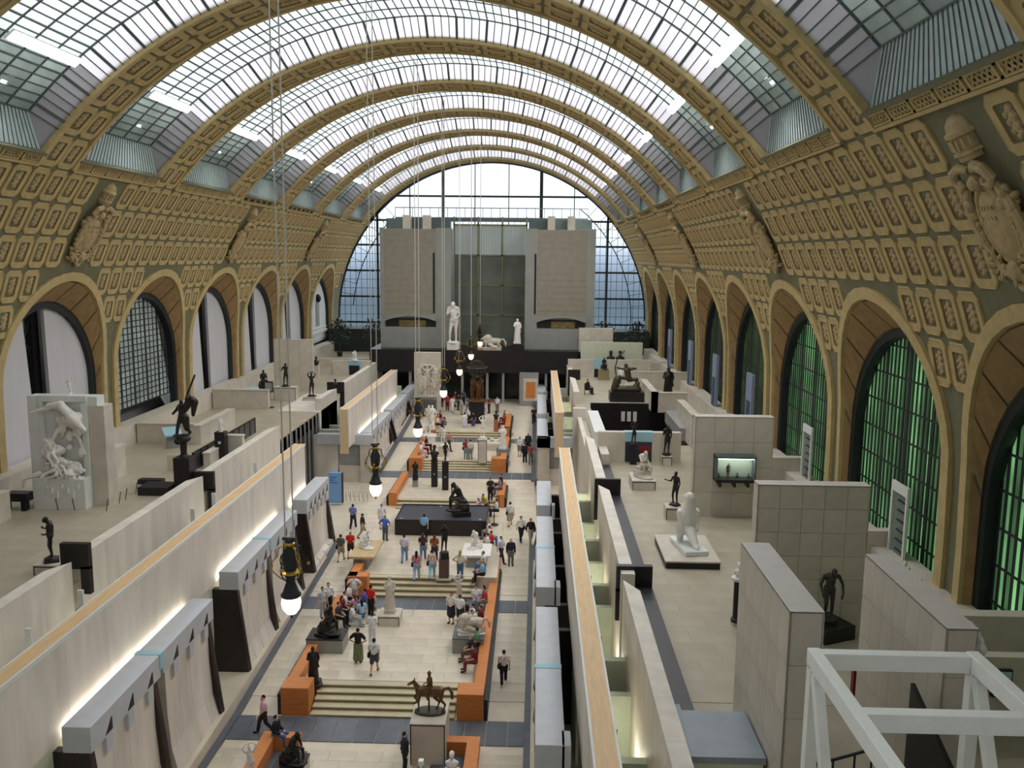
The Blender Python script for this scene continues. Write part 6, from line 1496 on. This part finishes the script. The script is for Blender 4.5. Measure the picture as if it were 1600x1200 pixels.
Pn(798, 884, 'a', 10, 'old man in dark jacket and grey trousers on the right aisle', (38, 40, 56), (122, 118, 116), 'stand', sleeve='long', hair='grey')
Pn(783, 880, 'a', 60, 'person in white shirt and dark trousers striding onto the aisle', (220, 222, 230), (60, 50, 60), 'walk')
Pn(814, 846, 'a', 20, 'man in white shirt with black bag, right aisle, left of a pair', WH, BK, 'walk', bag=BK)
Pn(829, 850, 'a', 20, 'woman in dark jacket with big bag, right aisle, right of a pair', (46, 36, 44), (190, 176, 168), 'walk', sleeve='long', bag=BK)
Pn(797, 822, 'a', 185, 'woman in white shirt and khaki skirt with a black bag, right aisle', WH, KH, 'walk', 'skirt', bag=BK)
Pn(766, 782, Z3, 20, 'woman in black with a dark bag above the shallow steps', (60, 48, 50), BK, 'stand', bag=BK)
Pn(0, 0, 0, -80, 'visitor in black sitting on the ledge beside the end post', BK, NV, 'sit', xyz=(3.85, 63.0, Z3+.08))
Pn(0, 0, 0, -80, 'visitor in grey and pink sitting on the end post of the ledge', (140, 118, 124), (90, 90, 110), 'sit', xyz=(3.85, 61.7, Z3+.08))
Pn(747, 806, Z2, 60, 'person in pink shirt crouching right of the brooding bronze', (226, 190, 214), (70, 50, 90), 'sit', bag=BK)
Pn(760, 806, Z2, -50, 'person in yellow shirt bending right of the brooding bronze', (208, 184, 90), (120, 104, 84), 'lean')
Pn(812, 713, 'a', 20, 'man in white shirt and grey shorts with a red bag, far right aisle', WH, GY, 'stand', 'shorts', bag=(150, 30, 30))
Pn(825, 706, 'a', 185, 'man in dark clothes at the back of the far right aisle group', (40, 40, 46), BK, 'stand', sleeve='long', hair='grey')
Pn(820, 723, 'a', 185, 'tall man in all black on the far right aisle', BK, BK, 'stand', sleeve='long')
Pn(829, 725, 'a', 180, 'woman in faded red top on the far right aisle', (150, 76, 74), (120, 116, 110), 'walk')
Pn(834, 663, 'a', 0, 'lone dark-clad person at the far end of the right aisle', (50, 44, 44), BK, 'walk')
Pn(728, 717, Z4, 175, 'man with a red backpack, left of the pair on the upper platform', (160, 60, 66), (140, 148, 150), 'stand', bag=BK)
Pn(735, 718, Z4, 185, 'man in white shirt, right of the pair on the upper platform', (226, 214, 206), (126, 136, 130), 'stand')
Pn(702, 705, Z4, 60, 'person in dark green trousers beside the bending white marble', (170, 120, 110), (36, 66, 58), 'walk')
far = [(699, 642, RD, (110, 30, 36), 'in red with red trousers at the left of the far crowd'), (707, 645, WH, WH, 'all in white in the far crowd'), (716, 641, BK, (60, 70, 90), 'in black top and jeans in the far crowd'), (721, 648, (190, 190, 196), KH, 'in pale grey near the black plinth'), (731, 645, (150, 184, 220), GY, 'in light blue beside the black plinth'), (726, 672, WH, (214, 206, 230), 'in white with a pale skirt before the black plinth'), (733, 664, (220, 220, 224), BK, 'in white and black at the left of the plinth'), (740, 671, BK, (86, 70, 120), 'in black with a violet skirt before the plinth'), (764, 646, (130, 40, 36), (70, 30, 34), 'in dark red beyond the white nude'), (777, 645, WH, (120, 116, 110), 'in white at the right of the far hall'), (655, 641, (230, 160, 120), (130, 150, 190), 'in orange below the relief slab'), (672, 641, (190, 50, 60), (60, 70, 110), 'in crimson below the relief slab, right of another'), (711, 636, MR, BK, 'in maroon at the back of the far crowd'), (752, 640, NV, BK, 'in navy half hidden by the black plinth'), (690, 636, (160, 150, 190), NV, 'in pale violet behind the lamp globe'), (724, 634, (70, 80, 90), BK, 'in slate grey under the first hall post'), (745, 632, (150, 40, 40), BK, 'in brick red under the globe group')]
for i, (x, y, a, b, l) in enumerate(far): Pn(x, y, 'a', 37*i % 360, 'small visitor '+l, a, b, ['stand', 'walk', 'hold'][i % 3], 'skirt' if 'skirt' in l else 'trousers', group='visitors in the far hall')
# seated rows on the ledges
def seat(X, Y, z, f, lab, a, b, grp, hair='black', **k): Pn(0, 0, 0, f, lab, a, b, k.pop('pose', 'sit'), xyz=(X, Y, z), group=grp, hair=hair, **k)
gl = 'seated group on the left ledge of the first platform'
L1 = [(-3.6, 42.4, 80, MR, BK, 'maroon shirt nearest the two standing men'), (-3.6, 43.0, 90, WH, BK, 'white shirt, second along the left ledge'), (-3.6, 41.6, 70, (60, 60, 70), BK, 'dark grey shirt beside the black bronze'), (-3.0, 42.8, 250, (200, 150, 170), BK, 'faded pink shirt facing the others'), (-2.6, 43.6, 250, (90, 90, 200), (110, 100, 160), 'violet-blue top bending forward'), (-2.9, 41.6, 100, (220, 222, 228), (150, 170, 190), 'white top and pale jeans nearest the camera'), (-2.5, 42.2, 200, (170, 206, 220), JN, 'aqua top and jeans'), (-3.6, 44.1, 80, (236, 232, 226), NV, 'cream top under the ledge block'), (-2.2, 43.2, 180, (190, 180, 170), (170, 166, 150), 'beige clothes at the right of the group'), (-3.9, 40.8, 60, (40, 40, 46), (40, 40, 50), 'black clothes behind the black bronze')]
for i, (X, Y, f, a, b, l) in enumerate(L1): seat(X, Y, Z1+(.03 if X < -3.3 else -.05), f, 'seated visitor in the left crowd, '+l, a, b, gl, ['black', 'brown', 'black', 'red'][i % 4], long=i % 3 == 0)
gr = 'seated people along the right ledge'
def RY(x, y): return AX(x, y, 3.75)[0]
R1 = [(744, 1070, (26, 26, 34), (110, 92, 84), 'black shirt and brown trousers, legs crossed, nearest the steps', 'grey'), (746, 1028, (104, 148, 112), (40, 40, 46), 'green shirt and dark trousers', 'black'), (748, 1014, (214, 206, 204), MR, 'white shirt, older, beside the one in green', 'grey'), (742, 958, MR, (120, 60, 60), 'maroon stripes in the right crowd', 'black'), (760, 955, (120, 190, 220), NV, 'bright light blue shirt, rightmost in the crowd', 'blond'), (752, 925, MR, (90, 50, 50), 'dark red top higher up the right ledge', 'brown'), (767, 922, WH, (196, 200, 214), 'white shirt on the outer edge of the ledge', 'black'), (757, 918, (190, 210, 232), (120, 140, 190), 'pale blue shirt by the white table', 'black'), (769, 908, WH, JN, 'white shirt at the upper part of the crowd', 'black'), (768, 866, RD, BK, 'bright red shirt at the top of the ledge', 'black'), (761, 862, MR, GY, 'dark red shirt, grey hair, at the top of the ledge', 'grey'), (776, 868, WH, NV, 'white shirt with bag beside the one in red', 'black')]
for i, (x, y, a, b, l, hr) in enumerate(R1):
    Y = RY(x, y+8); z = Z1+.05 if Y < 45 else Z2-.02
    seat(3.75 if i % 2 else 3.55, Y, z, -85 if i != 8 else 90, 'seated on the right ledge, '+l, a, b, gr, hr)
R2 = [(741, 975, WH, (60, 60, 64), 'sitting with a white backpack before the ledge'), (727, 968, NV, NV, 'in navy sitting low in the right crowd'), (750, 944, WH, (150, 150, 160), 'in white in the middle of the right crowd'), (752, 985, (236, 236, 230), BK, 'in white just behind the animal group')]
for i, (x, y, a, b, l) in enumerate(R2):
    X, Y = G(x, y+4, Z1); seat(min(X, 3.3), Y, Z1-.05, -60+30*i, 'visitor '+l, a, b, gr)
Pn(705, 974, Z1, -20, 'woman in white shirt and dark skirt standing left of the right crowd', (228, 222, 214), (46, 44, 60), 'hold', 'skirt', hair='brown', long=True)
Pn(719, 978, Z1, 160, 'person in white shirt and dark green shorts beside the woman in the skirt', WH, (50, 58, 48), 'stand', 'shorts', hair='brown')
for i, (x, y, a, b, l) in enumerate(((762, 936, (236, 236, 240), JN, 'in white with jeans halfway along the ledge'), (756, 946, (170, 60, 70), GY, 'in rose red halfway along the ledge'), (770, 926, (226, 220, 214), GY, 'in off-white with grey trousers on the ledge'))):
    Y = RY(x, y+8); seat(3.8 if i % 2 else 3.5, Y+.25, Z1+.05 if Y < 45 else Z2-.02, -70-10*i, 'seated on the right ledge, '+l, a, b, gr, ['brown', 'black', 'blond', 'grey', 'black'][i])
g4 = 'seated group on the far left ledge'
for i, (X, Y, a, b, l) in enumerate(((-3.0, 80.5, WH, BK, 'in white nearest'), (-3.1, 81.6, MR, MR, 'in maroon trousers'), (-3.0, 82.6, BK, GY, 'in black'), (-3.1, 83.6, (150, 60, 60), NV, 'in brick red farthest'), (-3.3, 70.8, WH, (220, 180, 180), 'in white on the middle ledge'), (-3.3, 72.0, (230, 190, 190), MR, 'in pink on the middle ledge'), (-3.2, 73.4, (40, 40, 44), BK, 'in black on the middle ledge'))):
    seat(X, Y, Z5 if Y > 80 else Z4, 80, 'seated visitor on the left farther ledges, '+l, a, b, g4)
for i, (X, Y, a, b, l) in enumerate(((3.3, 82.5, RD, (150, 40, 40), 'in bright red'), (3.3, 81.2, MR, MR, 'in maroon'), (3.3, 84, GY, NV, 'in grey'), (3.3, 75.3, (190, 100, 90), GY, 'in faded red on the middle ledge'))):
    seat(X, Y, Z5 if Y > 80 else Z4, -80, 'seated visitor on the right farther ledges, '+l, a, b, 'seated people on the far right ledge')
X, Y = G(916, 617, TZ)
t = empty('reader_chair', (X+.1, Y+.4, TZ), 0, 'dark simple chair of the reader on the right terrace', 'chair'); m = M(); m.box((-.25,-.25,.4), (.25,.25,.46)); m.build('seat', BLACK, t); m = M(); m.box((-.25,.2,.46), (.25,.26,1.0)); m.build('backrest', BLACK, t)
for a in (-.22, .22):
    for b in (-.22, .22): m = M(); m.bar((a,b,0), (a,b,.42), .04); m.build('leg', BLACK, t)
Pn(0, 0, 0, 60, 'man in black sitting and reading a white sheet on the right terrace', BK, BK, 'sit', xyz=(X+.1, Y+.4, TZ+.02), sleeve='long', held=WH, h=1.85)
